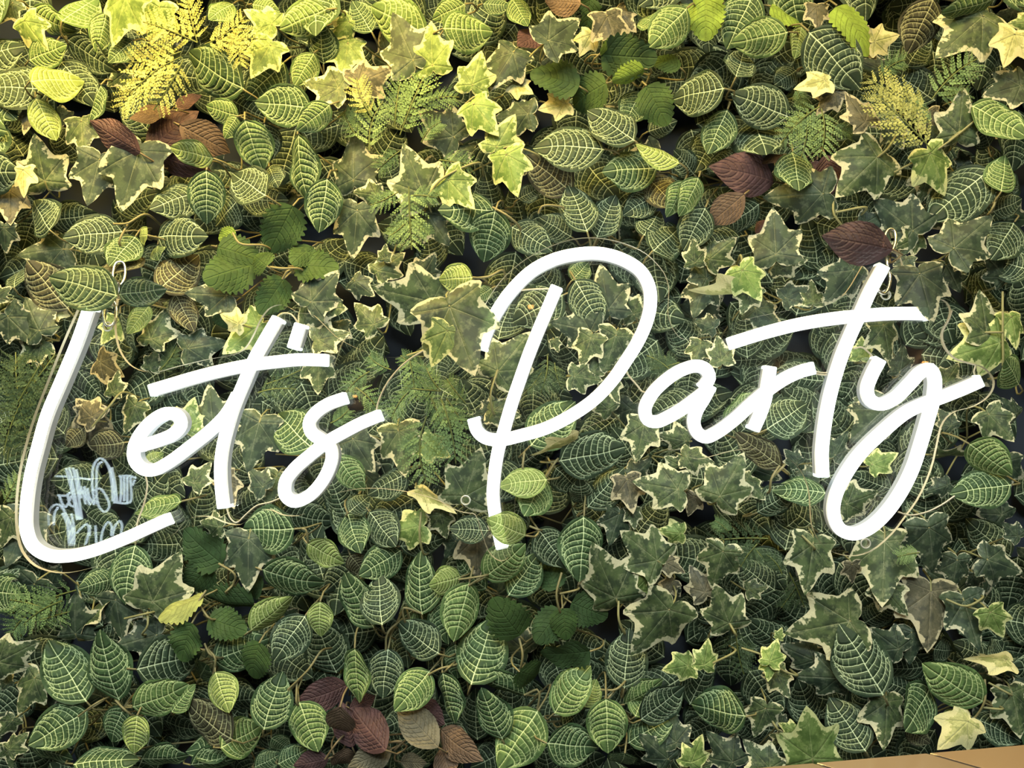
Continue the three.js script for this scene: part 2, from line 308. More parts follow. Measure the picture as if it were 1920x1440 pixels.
const SPRIGS = `
N 00|nerve plant sprig glowing yellow in the upper left corner, pale ridged leaves: l 400 150 500 -60 w230 z5;l 180 60 390 190 w120 z5;l 590 70 560 290 w110 z5;l 160 330 370 260 w150 z6;d 390 230 640 400 w150 z4
I 00|small yellow-lit ivy sprig hanging at the far left of the top edge: l 150 130 240 270 z7;m 60 20 -20 130 z4;t 170 590 130 740 z5
I 00|large pale yellow ivy sprig under the brightest part of the warm light: l 720 10 600 250 z7;l 900 60 840 240 z4;m 700 420 590 480 z3
N 00|nerve plant sprig at the left edge with one bright lime leaf over dark ones: d 235 480 -60 500 w250 z6;m 740 230 610 350 w140 z5;d 350 350 530 570 w190 z4;m 560 480 490 690 w120 z5;y 240 490 420 400 w230 z7;y 210 560 310 780 w130 z7
N 00|nerve plant sprig with one large dark netted leaf beside the yellow fern: m 1360 500 1010 300 w240 z7;l 1290 0 1200 110 w140 z4
N 00|nerve plant sprig of three netted leaves between yellow fern and gray ivy: m 1590 350 1390 560 w200 z4;m 1740 600 1440 580 w230 z7;d 1300 560 1500 680 w150 z3
N 00|pale ridged nerve plant sprig touching the top edge right of the yellow fern: l 1830 60 1570 160 w190 z7;m 1800 330 1810 150 w180 z5;l 1760 300 1660 480 w150 z5;l 1420 20 1560 60 w110 z4
I 00|gray-green ivy sprig lying over netted leaves, right of the yellow fern: m 1900 500 1700 450 z7;l 1520 130 1380 60 z6;l 1510 260 1420 430 z7;l 1960 130 1860 220 z4
F 00|bright yellow lacy fern spray under the warm light near the upper left: y 1110 240 790 110 z8;y 1110 240 1040 -20 z7;y 1150 250 1370 80 z8;y 1190 260 1490 210 z8;y 1020 290 700 340 z8;y 1020 320 650 620 z9;y 1030 340 850 610 z9;y 1290 200 1350 370 z8
P 00|plum and brown leaf sprig below the yellow fern, the only one nearby: d 770 850 505 690 w160 z8;b 950 620 730 660 w120 z6;d 830 850 1080 610 w230 z5;b 1050 730 1270 840 w190 z7;d 860 860 1180 980 w150 z4;d 990 600 1130 530 w90 z3
N 00|nerve plant sprig with a small lime leaf in front of brown leaves: y 1195 890 955 830 w130 z9;l 1335 650 1150 600 w130 z7;l 1335 665 1250 770 w110 z8
N 00|nerve plant sprig right of the brown leaves, a bright folded leaf on top: l 1400 700 1450 950 w220 z8;d 1500 710 1500 900 w160 z4;l 1850 590 1680 740 w140 z9;m 1680 770 1690 1130 w200 z7;m 1840 1010 1800 1300 w190 z7
N 00|nerve plant sprig of dark netted leaves below the small lime leaf: d 1510 1110 1285 960 w230 z7;m 1170 970 1155 1255 w190 z8;d 1090 1060 880 1180 w220 z6;d 1500 930 1570 1050 w130 z5;d 1350 1150 1180 1260 w190 z5
N 00|nerve plant sprig of three round dark leaves on a thin forked stem at left: d 860 1320 1140 1330 w240 z7;y 845 1330 745 1320 w100 z8;d 650 1290 405 1340 w230 z7;m 720 1320 660 1500 w200 z8;m 860 1370 900 1450 w120 z6;S 640 1260 720 1255 810 1205;S 720 1258 670 1370
N 00|single dark nerve plant leaf drooping by the left edge under pale ivy: d 310 1300 140 1110 w220 z6
I 00|ivy sprig at the left edge with one cream star-shaped leaf: c 125 960 125 1095 z8;m 235 1000 205 760 z5;d 550 910 500 1150 z6;d 770 860 685 1175 z7;m 450 690 480 870 z5;t 40 1080 70 1260 z4;d 330 1400 110 1420 z5;d 30 1290 20 1420 z4
G 00|scalloped green leaf sprig on a tan stem above the word with the apostrophe: m 1650 1170 1510 1420 w210 z6;l 1320 1300 1230 1350 w90 z5;m 1230 1390 1450 1450 w190 z6;m 1740 1380 1660 1480 w150 z6;S 1310 1310 1350 1370 1480 1380
N 10|nerve plant sprig at the top edge with two yellow-green overlapping leaves: l 470 200 150 30 w230 z6;m 170 180 60 0 w170 z4;l 690 20 520 110 w130 z6;l 590 190 850 140 w240 z7;l 960 -10 1050 140 w130 z4;m 800 20 950 30 w110 z3
I 10|gray-green ivy sprig with a tall pointed leaf, left of center near the top: d 400 330 290 75 z7;l 510 350 500 130 z8;t 110 470 290 370 z7;l 30 250 10 440 z4
I 10|pale ivy sprig with broad cream edges directly above the bowl of the P: l 740 470 785 285 z8;d 960 300 840 490 z6;d 1040 650 850 650 z5;c 980 470 1080 530 z5;c 1250 580 1110 620 z5
I 10|dark ivy leaf with crisp white edge near the middle of the top edge: d 1175 235 1350 80 z8;S 1060 320 1100 280 1175 235
I 10|brownish ivy sprig at the top edge, right of the white-edged leaf: t 1500 100 1560 290 z6;c 1400 200 1345 310 z5;t 1560 60 1650 170 z4
P 10|brown leaf sprig peeping out at the middle of the top edge: b 1340 40 1140 -20 w150 z5;d 1130 150 1000 280 w160 z3
G 10|scalloped dull green leaf sprig right of the white-edged ivy leaf: d 1330 480 1070 400 w210 z6;d 1470 300 1770 340 w210 z7;m 1480 490 1280 570 w220 z5;l 1460 300 1600 230 w50 z7;l 1700 390 1540 475 w80 z7;m 1720 490 1830 700 w190 z9;m 1400 0 1380 200 w110 z4;m 1900 380 1760 310 w120 z5
N 10|nerve plant sprig with a large pale leaf touching the top, right of center: l 1940 50 1740 260 w220 z8;l 1770 150 1670 60 w140 z5;m 1690 500 1600 690 w180 z4
N 10|nerve plant sprig of three broad dark leaves above and right of the P: d 1640 790 1390 600 w230 z7;b 1290 1070 1040 880 w220 z5;d 1470 835 1090 800 w270 z7;d 1730 740 1890 680 w120 z4
N 10|nerve plant sprig with one small lime leaf lying on a round dark leaf: m 1775 935 1480 965 w240 z6;y 1895 915 1665 800 w130 z9;b 1730 990 1860 1150 w190 z5;l 1930 1020 1850 1220 w120 z8
N 10|nerve plant sprig of dark leaves just above the top curve of the P: d 1380 1300 1285 1025 w210 z6;d 1440 1330 1540 1100 w190 z4;d 1780 1090 1590 1200 w170 z4;d 1700 1330 1800 1170 w170 z4;d 1750 1420 1920 1260 w230 z5;d 1290 1330 1110 1220 w160 z3;d 960 1270 1170 1400 w200 z5;S 1110 1200 1130 1160 1240 1165
N 10|nerve plant sprig left of the top of the P, large leaf tucked under ivy: m 850 1170 575 1180 w240 z7;m 870 1205 790 1470 w240 z6;d 1000 1120 1120 1050 w110 z3;S 850 1165 930 1210 990 1260
I 10|bright lime ivy sprig with two small star leaves, above and left of the P: y 750 590 870 745 z9;y 930 880 980 1085 z9;l 880 820 970 645 z8;S 680 605 750 545 ;S 870 860 940 825 1100 870
I 10|ivy sprig on a pale stem, tall pointed leaf left and drooping light leaf right: m 460 1080 355 815 z7;l 610 1020 745 1170 z8;d 620 760 440 620 z5;d 640 870 760 800 z4;S 490 1100 560 1010 770 915
I 10|dark gray-green ivy sprig hanging left of the fern column above the T-bar: d 90 1200 60 1440 z5;d 70 1000 60 740 z4;m 190 1100 60 1075 z6;d 480 1200 590 1365 z5;m 240 1450 250 1370 z6;d 1000 830 850 1000 z3
F 10|green lacy fern spray hanging in a tall column left of the middle: m 330 760 480 370 z6;m 300 720 330 440 z6;y 170 650 80 430 z9;l 160 850 230 560 z8;m 430 600 660 540 z5;m 450 800 560 680 z5;m 550 900 740 930 z6;l 380 1050 390 1400 z9;m 320 1080 160 1150 z7;m 390 1100 540 1110 z7;m 60 720 120 540 z4;m 380 1230 260 1330 z7;m 390 1230 490 1320 z7;m 100 780 10 620 z4;m 330 850 200 960 z5
N 20|nerve plant sprig of pale leaves near the top edge, right of center: m 400 -40 260 250 w260 z6;l 590 175 290 250 w210 z8;l -10 20 30 180 w120 z5;y 670 150 630 330 w110 z6
G 20|yellow-green scalloped leaf sprig in the warm light near the upper right: l 130 -10 130 220 w200 z6;l 880 30 1080 270 w200 z8;l 500 40 690 130 w120 z5
I 20|tan ivy sprig around a dark netted leaf near the upper right: t 760 40 760 170 z6;c 1080 240 1225 190 z5;c 790 460 635 490 z7;t 850 530 760 640 z6;t 1000 210 1080 330 z4
N 20|large dark nerve plant leaf with gold upper edge near the upper right: d 720 180 990 490 w290 z8
N 20|nerve plant sprig touching the top edge left of the upper right corner: b 1390 20 1290 280 w230 z5;l 1760 -10 1470 95 w110 z8
I 20|yellow-lit ivy sprig in the upper right corner: m 1680 100 1430 315 z7;c 1870 200 1800 380 z9;d 1900 480 1690 540 z7;l 1940 130 1830 130 z5
N 20|nerve plant sprig at the right edge with one broad glossy pale leaf: l 1640 590 1930 770 w240 z8;d 1760 800 1640 690 w170 z4
I 20|ivy sprig on a long straight tan stem near the right edge: m 1560 740 1575 510 z8;l 1390 880 1495 1075 z8;m 1370 980 1350 1145 z6;d 1480 800 1380 700 z5;d 1580 920 1560 840 z4;S 1190 970 1450 830 1730 610 ;S 1500 790 1560 740
I 20|large tan-green ivy sprig with star leaves under the right-hand fern: m 1090 890 870 1100 z8;t 1020 680 930 520 z7;t 1390 640 1430 760 z5;d 1180 700 1240 830 z4;S 1090 890 1150 840 1200 760
N 20|nerve plant sprig near the right edge, dark leaf beside a pale young leaf: d 1720 960 1390 1220 w280 z7;l 1775 1080 1840 860 w190 z8;d 1750 1190 1930 1120 w140 z5;d 1900 1240 1730 1440 w240 z6;S 1775 1080 1740 1180
N 20|nerve plant sprig of four round dark leaves below the pale top leaves: d 210 530 -60 520 w260 z7;d 290 450 360 260 w190 z6;d 590 650 285 530 w240 z8;d 420 620 440 880 w300 z6;d 650 380 520 480 w150 z3
N 20|nerve plant sprig right of the P's top with curled leaves and a pale one: m 250 620 140 860 w190 z7;d 340 880 140 930 w150 z5;l 90 1000 0 1215 w140 z8;d 70 960 -40 870 w160 z5;d 120 1180 10 1400 w200 z6;d 430 1150 210 1300 w170 z5;d 320 1330 90 1400 w160 z5
N 20|single vivid nerve plant leaf hanging below the small bright fern tip: m 640 840 640 1065 w220 z8
P 20|plum-brown leaf sprig right of the P and above the second T: d 530 1000 200 950 w250 z7;b 330 1110 150 1260 w170 z8;b 560 870 420 910 w60 z6;d 800 880 850 1090 w140 z5;d 430 1240 520 1340 w120 z3;d 760 900 720 1010 w80 z4
P 20|single plum leaf touching the very top of the second T: d 1180 1400 790 1330 w240 zA
I 20|dark ivy sprig with gray-green star leaves above the second T: d 760 1100 475 1100 z7;d 520 1420 510 1165 z8;d 1280 1290 1080 1120 z6;m 1330 1330 1190 1400 z6;d 1530 1390 1745 1215 z8;d 1030 1260 1180 1300 z5;m 160 1450 290 1340 z6;m 70 1470 60 1350 z7;S 850 1110 850 1200 900 1280;S 860 1195 1030 1165
F 20|small bright fern tip hanging left of the second T, above a netted leaf: l 770 600 560 800 z9;l 700 610 670 890 z9;l 780 610 780 880 z9;l 660 620 610 760 z9
F 20|yellow-green arching fern spray near the upper right corner: y 1400 840 1080 500 z9;y 1380 620 1050 430 z8;m 1400 560 1670 320 z7;m 1440 540 1620 520 z6;m 1110 430 1260 330 z5;m 1400 700 1300 560 z6;m 640 500 680 600 z3;m 850 700 960 760 z3
N 01|nerve plant sprig overlapping the top of the L, one leaf lit green below: m 640 220 280 110 w240 zA;m 670 215 935 190 w130 zA
N 01|nerve plant sprig of brown-veined leaves above and left of the L: b 690 110 680 -60 w250 z7;b 930 190 1090 -20 w230 z6;b 350 290 180 40 w250 z6;d 1190 150 1110 90 w130 z3;d 120 180 60 30 w170 z3
G 01|bright scalloped green leaf sprig above the first T: m 1390 40 1180 130 w240 z7;m 1510 60 1400 -20 w140 z7;m 1590 130 1470 330 w160 z7;m 1660 55 1900 60 w180 z6;d 1260 330 1270 430 w130 z3;S 1510 60 1590 70 1680 70;S 1590 130 1620 80
I 01|dark cream-edged ivy sprig at the left edge beside the top of the L: d 220 410 130 240 z6;d -20 230 60 170 z7;d 60 350 190 490 z6;m 220 500 90 610 z5;c 320 320 390 260 z4
N 01|yellow-edged nerve plant leaf pair just right of the small chain on the L: y 830 280 725 440 w80 z7;d 680 330 730 550 w100 z6
I 01|dusky ivy sprig behind the clear panel between the L and the T-bar: m 860 460 930 290 z5;d 1080 520 1260 480 z4;l 640 380 575 500 z4;d 1260 220 1050 210 z6;b 560 600 700 680 z3;m 850 620 880 520 z3
N 01|small brown-cream nerve plant leaf left of the two bright ivy leaves: b 990 220 1090 420 w130 z5
I 01|two-leaf cream ivy sprig directly left of the top of the first T: c 1340 380 1230 330 z8;l 1440 400 1270 540 z6;c 1360 460 1360 380 z5
I 01|dark ivy sprig with cream rims right of the apostrophe: d 1760 250 1900 80 z7;m 1730 280 1960 300 z6;m 1800 470 1960 430 z6;m 1790 600 1790 770 z6;d 1900 400 1900 540 z4
I 01|tan-green ivy sprig seen through the panel inside the L: t 520 900 400 800 z4;m 760 850 690 990 z5;t 520 900 500 1090 z3;m 640 760 660 640 z4;S 520 960 620 840 680 770
N 01|brown nerve plant leaves seen through the panel left of the e: b 700 1050 470 1080 w170 z4;b 480 960 350 1070 w130 z3
I 01|green ivy leaf standing behind the upper loop of the e: l 1040 960 1100 800 z6;d 1200 930 1170 730 z5
N 01|broad nerve plant leaf with clear netting behind the apostrophe-s: m 1760 1070 1520 870 w260 z5;l 830 1160 910 1110 w80 z4
I 01|brown-rimmed ivy sprig between the first T and the s: d 1450 950 1390 1190 z5;d 1480 1290 1380 1190 z5;t 1260 1270 1330 1420 z4;m 1100 1270 1180 1160 z5;m 1550 1250 1500 1400 z4
N 01|pale spoon-shaped nerve plant leaf below the e: l 1020 1380 750 1440 w110 z6
F 01|dark green fern spray at the left edge beside the L: d 150 1010 60 540 z5;d 60 830 290 550 z5;d 220 620 40 900 z6;d 20 1120 190 680 z6;d 40 1180 160 900 z5;l 20 1390 90 1230 z7;d 0 760 120 560 z4
F 01|dusky fern spray behind the T-bar and the apostrophe: d 1500 720 1690 640 z4;d 1450 770 1660 750 z4;d 900 640 990 500 z3;d 900 640 1000 560 z3;d 880 940 780 840 z3;m 1860 940 1960 860 z4
N 11|small round lime nerve plant leaf left of the P on a curved stem: y 735 125 530 130 w170 z8;m 840 180 765 240 w90 z5;S 735 125 830 115 900 80
I 11|olive ivy sprig with pale rims between the apostrophe and the P: m 490 250 195 190 z7;m 180 380 70 260 z6;d 80 145 180 220 z5;m 220 80 340 -20 z5;d 460 110 530 -20 z4
I 11|ivy sprig overlapping the start of the P's bowl, two stacked leaves: m 610 300 755 670 zA;l 590 430 510 615 zA;S 370 560 480 520 590 430
N 11|teal netted nerve plant leaf behind the top of the P's stem: d 1240 230 955 370 w260 z4;m 1300 140 1390 30 w130 z4
N 11|round netted nerve plant leaf in the middle of the P's bowl: d 1320 140 1455 390 w210 z6
I 11|ivy sprig in the right half of the P's bowl with cream-tipped leaves: d 1500 290 1460 60 z5;m 1540 460 1480 655 z6;m 1400 470 1345 625 z6;d 1390 420 1180 370 z5;m 1640 320 1560 200 z4
I 11|ivy sprig low in the P's bowl, one leaf spread on a pale vein: m 1320 680 1470 700 z6;m 1200 480 1220 540 z4;m 1420 640 1420 520 z5;m 1500 700 1560 830 z4
I 11|gray ivy sprig crossing behind the P's stem: m 890 640 1050 440 z6;m 860 870 1010 900 z5;d 860 870 740 900 z5;S 880 640 840 780 850 870
N 11|large netted nerve plant leaf behind the crossbar of the P: m 1070 1060 1310 810 w260 z5;S 1030 1100 1020 1190
N 11|broad brownish nerve plant leaf below the P's crossbar: d 1235 1150 1610 1090 w270 z7
I 11|curled cream-edged ivy leaf right under the P's crossbar: c 1285 1045 1080 1130 w70 z8
N 11|lime nerve plant sprig right of the P's lower stem, a pale leaf on top: y 1150 1260 890 1275 w160 z9;l 1140 1260 1040 1440 w210 z7;d 1210 1190 1350 1330 w190 z5;S 1150 1250 1210 1150
N 11|dark nerve plant leaf pair below the broad brownish leaf: d 1390 1410 1580 1190 w170 z5;d 1360 1400 1340 1280 w160 z4
I 11|ivy sprig of tan-rimmed leaves between the P and the a, below the panel: m 1700 960 1660 1150 z6;t 1610 1270 1640 1440 z6;m 1880 1310 1655 1270 z7;m 1900 1180 1790 1220 z5;m 1930 1040 1790 1010 z5;d 1640 1240 1740 1150 z4;m 1500 860 1400 780 z4
I 11|ivy sprig left of the P's lower stem with tan-rimmed star leaf: m 700 1340 785 1085 z7;l 480 1060 610 1130 z5;m 320 1000 360 1230 z5;d 70 1040 180 1210 z5
N 11|pale nerve plant leaf right of the lower loop of the s: l -20 1130 110 1330 w170 z7;d 370 1220 140 1340 w160 z4;d 60 1430 150 1350 w130 z5
I 11|curled yellow ivy leaf low between the s and the P: c 460 1330 650 1435 w80 z7
F 11|gray-green fern spray filling the gap between the s and the P: m 380 560 420 820 z6;m 560 760 470 610 z6;m 560 760 340 740 z6;m 590 800 700 980 z6;m 560 800 640 1170 z7;l 480 900 480 1290 z9;m 380 760 280 920 z6;m 700 830 590 690 z6;m 480 760 560 960 z6;m 440 1000 350 1090 z7;m 520 1000 600 1080 z7;m 160 650 20 770 z5;m 80 740 210 880 z5;m 280 640 150 560 z4;m 480 620 330 560 z4
F 11|dark fern spray behind the P's stem, inside the bowl: d 1160 560 1120 770 z3;d 1200 600 1240 750 z3;d 1140 620 1040 760 z3;d 1880 680 1720 560 z4;d 1900 600 1740 640 z4;d 1880 720 1820 560 z4
I 21|bright yellow-green ivy leaf above the left end of the second T's bar: y 340 90 440 240 z9;S 340 90 330 0
I 21|ivy sprig of folded and round leaves under the bright ivy leaf: c 320 210 60 230 w70 z7;m 380 200 330 330 z7;d 130 120 20 20 z5;d 590 230 710 170 z6;m 730 250 730 130 z6;m 540 40 700 20 z7;d 130 150 60 330 z4
I 21|dark teal ivy leaf hanging left of the top of the second T: d 950 90 815 265 z7;c 1040 110 980 130 z4
I 21|ivy leaf lying over the right end of the second T's bar: d 1350 110 1400 378 zA
I 21|ivy sprig at the right edge above the y, mixed dark and pale leaves: d 1260 20 1230 120 z6;m 1560 30 1590 105 z7;d 1480 60 1570 200 z5;m 1700 430 1690 195 z7;l 1860 350 1885 510 z7;l 1780 490 1515 568 z8;d 1820 110 1700 0 z5;S 1800 200 1800 430 1795 660;S 1700 430 1800 430
N 21|nerve plant leaf at the right edge just right of the tail of the y: l 1930 720 1790 590 w200 z7;d 1940 90 1740 0 w200 z5
I 21|broad dusky ivy sprig behind the left half of the second T's bar: m 215 580 200 440 z5;m 100 500 60 620 z4;d 420 300 560 400 z3;d 160 400 60 360 z4
I 21|pale ivy sprig between the second T and the y: m 1130 400 1175 585 z6;d 1230 640 1240 510 z4;l 1000 560 1010 450 z3;m 1480 700 1560 600 z4
N 21|dark netted nerve plant leaf between the r and the second T: d 470 970 725 820 w240 z6
N 21|nerve plant sprig under the a and r with pale curled leaves: l 240 930 430 780 w130 z5;b 545 1180 300 1000 w150 z7;S 545 1180 500 1250 490 1320;S 500 1250 570 1180
I 21|tan-rimmed ivy sprig below the a with two star leaves: m 215 1340 345 1125 z8;m 30 1130 170 1160 z6;m 360 1270 460 1360 z6;t 60 1360 30 1470 z5
N 21|nerve plant sprig below the foot of the second T: m 800 1330 520 1290 w150 z6;d 430 1440 640 1310 w180 z5
I 21|dark ivy sprig beside the foot of the second T: d 860 1110 930 990 z5;d 640 1160 570 1090 z5;d 740 1230 640 1220 z4
I 21|ivy sprig seen through the loop of the y: l 1080 1170 1200 1110 z6;d 1110 870 960 1050 z5;m 930 1390 1110 1330 z5;m 1060 820 960 800 z4
N 21|netted nerve plant leaf low in the loop of the y: d 1170 1310 950 1240 w150 z4
I 21|pale-rimmed ivy sprig right of the y's descender: m 1740 900 1850 1040 z8;m 1450 1120 1650 1120 w70 z6;d 1880 880 1800 800 z5;d 1500 950 1440 860 z4;d 1480 1290 1380 1330 z4
N 21|pale nerve plant sprig at the right edge below the tail of the y: l 1610 1060 1860 1240 w190 z8;m 1850 1290 1530 1320 w220 z7
I 02|olive ivy sprig below the foot of the L, tall pointed leaf upward: m 870 490 1005 240 z7;d 200 410 80 560 z6;m 490 590 650 460 w80 z5;S 830 560 830 640 800 690;S 700 600 830 570
N 02|large netted nerve plant leaf hanging behind the foot of the L: m 735 200 705 495 w245 z7;m 620 380 480 420 w150 z5
I 02|dark cream-edged ivy sprig low at left with broad leaf: d 410 680 430 470 z7;d 650 510 690 730 z6;d 860 700 660 750 z6;m 60 40 -10 200 z5;d 130 60 60 300 z4
F 02|deep green fern spray at the left edge below the L: m 430 440 150 560 z6;m 350 500 120 640 z7;m 300 560 40 500 z6;m 180 620 400 560 z6;d 120 700 20 400 z4;m 200 560 60 700 z6;m 330 480 230 560 z7
G 02|scalloped green leaf sprig below the foot of the L, one leaf yellow: d 1240 290 1030 110 w230 z6;d 1180 310 1030 460 w180 z5;y 1130 480 885 575 w110 z8;d 1420 520 1140 510 w150 z6;m 1180 600 1380 670 w160 z7;m 1080 630 1010 845 w190 z9;m 1460 740 1395 950 w180 z9;d 1480 430 1350 410 w130 z4;S 1230 290 1320 350 1310 410 1270 450;S 1160 440 1120 500 1080 630;S 1120 520 1180 600
N 02|nerve plant sprig of two tall netted leaves low at left: m 650 1060 550 675 w290 z8;m 490 1050 260 730 w240 z6;S 650 1060 700 1110 760 1150
N 02|nerve plant sprig right of the tall leaves, broad dark leaf half hidden: d 830 850 1110 830 w280 z6;m 1230 820 1490 730 w230 z5;m 1090 960 1180 850 w180 z4;S 1150 740 1180 800 1230 820
N 02|pale tan nerve plant leaf and lime leaf below the s: y 1420 660 1640 490 w140 z8;y 1800 510 1790 705 w150 z9
N 02|very dark nerve plant leaf with bright white netting below the s: d 1700 600 1555 820 w220 z8
N 02|nerve plant sprig under the s with a small lime leaf on top: m 1660 90 1330 110 w270 z7;y 1735 180 1930 290 w160 z9;m 1480 330 1800 430 w220 z7;S 1660 95 1720 100 1735 180
I 02|dark ivy leaf with cream points under the first T: d 1390 170 1400 425 z7;m 1230 80 1110 60 z5
N 02|lime nerve plant leaf hanging from a thin stem at lower left: y 1200 915 1295 1115 w180 z9;S 1200 915 1210 820 1170 770
N 02|folded bright nerve plant sprig left of the hanging lime leaf: l 760 1090 1040 1010 w210 z8;l 970 1120 1075 970 w110 z7;y 770 1150 745 1360 w170 z9;S 720 1090 770 1090
N 02|nerve plant sprig in the lower left corner: m 440 1150 215 1280 w240 z8;m 700 1100 600 1310 w180 z6;m 140 1300 400 1400 w190 z6;m 430 1410 760 1380 w140 z7;l 480 1440 640 1440 w90 z6;d 500 1130 430 1070 w110 z3;S 440 1150 550 1070
N 02|brown-tinted nerve plant leaf with a bright partner below the hanging lime leaf: b 1300 1270 1015 1090 w250 z8;l 1290 1280 1450 1240 w220 z6;m 1350 1290 1050 1340 w140 z5
N 02|nerve plant sprig left of the plum leaves at the bottom: m 1490 1210 1570 915 w240 z8;l 1680 1080 1790 1345 w220 z8;m 800 1390 1050 1390 w150 z6;m 1080 1420 1330 1400 w150 z6;m 1580 1400 1720 1350 w130 z6;m 1440 1430 1580 1370 w120 z5;m 1540 1260 1620 1350 w110 z5;S 1670 960 1670 1080;S 1620 1000 1740 880 1800 790
I 02|ivy sprig in the lower left corner with pale-edged leaves: m 20 830 200 740 z7;m 180 950 90 1125 z7;m 60 1180 -10 1260 z5;m 60 1330 140 1250 z7;d 40 960 0 880 z5;m 60 1330 60 1450 z6;d 290 1010 280 1120 z4
N 12|lime nerve plant leaf covering the foot of the P: y 1030 135 835 45 w180 zA
N 12|dark nerve plant leaf folded beside the foot of the P: d 820 105 610 90 w150 z9
N 12|pale nerve plant sprig under the foot of the P: l 805 370 1035 200 w210 z7;m 945 460 1110 230 w190 z5;y 660 380 520 400 w160 z8;l 715 410 640 725 w210 z8;m 810 430 620 270 w140 z5;S 660 380 800 360 ;S 715 415 790 365
N 12|nerve plant sprig of upright netted leaves below the gap left of the P: m 450 570 420 235 w220 z7;d 240 610 190 355 w230 z8;m 180 640 10 350 w230 z6;m 320 230 130 340 w200 z6;m 560 480 610 740 w150 z6;l 400 620 500 580 w100 z5;S 450 570 350 540 360 620
N 12|netted nerve plant sprig under the gap between the s and the P: d 150 10 310 180 w200 z6;d 340 190 590 170 w170 z5;m 20 20 110 200 w190 z6;b 60 240 140 370 w130 z5
I 12|ivy sprig with cream rim left of the dark folded leaf: m 560 20 590 155 z6;l 430 80 240 125 z6;t 760 150 770 360 z6;d 640 170 580 260 z4;S 450 0 440 120 460 230
N 12|large netted nerve plant leaf half covered by a scalloped leaf: m 740 940 850 610 w290 z7;m 640 750 650 940 w150 z5
N 12|dark nerve plant sprig left of the large half-covered leaf: d 545 790 305 635 w220 z8;d 260 780 230 1045 w210 z8;l 80 770 90 1080 w170 z8;l 485 920 325 1090 w210 z9;m 570 910 625 1195 w150 z8;S 480 920 560 880 640 860;S 250 780 260 680 320 620;S 570 910 610 870
G 12|scalloped leaf sprig at bottom middle with one broad toothed leaf: m 1000 710 870 510 w240 z9;d 1230 560 1090 730 w180 z6;m 1245 550 1270 720 w150 z7;d 1300 510 1500 600 w200 z5;d 1390 780 1120 820 w170 z8;m 1010 880 1130 960 w180 z8;d 1210 420 1140 290 w150 z4;S 1240 340 1210 460 1230 560;S 1230 460 1320 440;S 1000 710 1020 800 1010 880
N 12|bright nerve plant sprig at the bottom edge, large pale leaf in front: l 1100 1130 880 1440 w270 z8;m 900 1280 780 1000 w210 z8;m 1030 1030 760 930 w150 z7;S 1030 1030 1110 1000 1100 1130
N 12|nerve plant sprig at the bottom right of center on a forked stem: l 1200 1130 1375 870 w200 z8;y 1370 1080 1440 950 w130 z5;l 1490 1060 1500 1360 w240 z9;m 1165 1280 1440 1350 w240 z8;m 1590 1330 1570 1480 w170 z7;d 1250 1180 1380 1120 w150 z3;S 1460 1000 1540 1000 1590 960;S 1540 1000 1490 1060
N 12|tall dark netted nerve plant leaf left of the large cream-edged ivy: m 1365 35 1350 390 w250 z7;d 1110 100 1270 310 w190 z6;S 1060 80 1110 100
N 12|netted nerve plant leaf upright below the cream-edged ivy: d 1590 980 1620 670 w240 z6
N 12|pale nerve plant sprig near the lower right, fading to gray: l 1600 1080 1815 970 w150 z6;l 1650 1120 1730 1000 w160 z5;d 1690 1160 1930 990 w210 z7;m 1620 1300 1860 1140 w160 z6
I 12|big cream-edged ivy sprig right of the tall netted leaf: m 1540 480 1415 195 z8;l 1660 430 1685 255 z7;m 1830 560 1640 815 z9;m 1770 270 1570 105 z7;t 1830 290 1930 340 z6;d 1560 20 1510 180 z5;m 1640 0 1650 95 z5;l 1900 120 1780 110 z6;t 1860 400 1800 480 z4;S 1560 500 1560 600 1590 680
I 12|gray ivy sprig at the bottom edge, lower right of the pale nerve leaves: d 1830 1390 1690 1265 z7;l 1940 860 1800 900 z7;d 1880 1280 1860 1120 z6
P 12|plum leaf sprig at the bottom edge, darker and left of its neighbor: d 260 1300 30 1130 w220 z8;g 270 1350 50 1420 w160 z7;d 60 1320 0 1080 w150 z6;d 60 1090 190 1050 w100 z5;b -20 1340 50 1450 w130 z5;S 250 1300 340 1290 300 1340
P 12|gray-plum leaf sprig at the bottom edge with one pinkish curled leaf: g 540 1310 310 1080 w180 z8;b 550 1260 755 1370 w190 z8;b 560 1350 620 1460 w190 z7;d 430 1100 580 1170 w140 z5;g 330 1420 480 1400 w110 z6
P 02|brown leaf sprig at the bottom, tucked right of the netted leaves: d 1930 1000 1710 1060 w180 z6;b 1930 1080 1900 1300 w170 z8;d 1840 1390 1650 1430 w130 z7;S 1830 1390 1900 1290
I 22|broad cream-edged ivy sprig left of the loop of the y, by a fern: m 220 230 165 430 z7;t 120 440 40 300 z4;m 380 440 480 420 z4
I 22|cream-edged ivy sprig right under the bottom of the y: m 740 200 690 455 z8;m 1150 190 1105 515 z7;t 950 300 960 405 z6;S 670 130 740 200
I 22|large dark ivy sprig right of the bottom of the y: d 1380 100 1430 345 z8;d 1720 270 1920 340 z7;d 1540 280 1520 440 z5;m 1140 440 1260 580 z7;d 1880 130 1800 60 z5;d 1640 360 1660 450 z4
I 22|star-shaped cream-edged ivy sprig low right of center: m 260 620 180 410 z8;l 120 850 150 720 z7;d 150 460 110 380 z4;S 260 620 300 690;S 170 850 290 790
I 22|small bright lime ivy sprig with little leaves at lower right: y 500 850 480 945 z9;y 490 830 540 720 z9;m 530 920 600 1045 z7;l 540 700 560 650 z6;S 330 765 460 810 560 890 640 920
I 22|large gray ivy sprig above the big netted leaf at lower right: m 910 610 590 700 z7;d 860 930 640 930 z6;d 1200 760 1060 660 z6;d 1290 690 1280 850 z6;d 730 830 560 760 z4
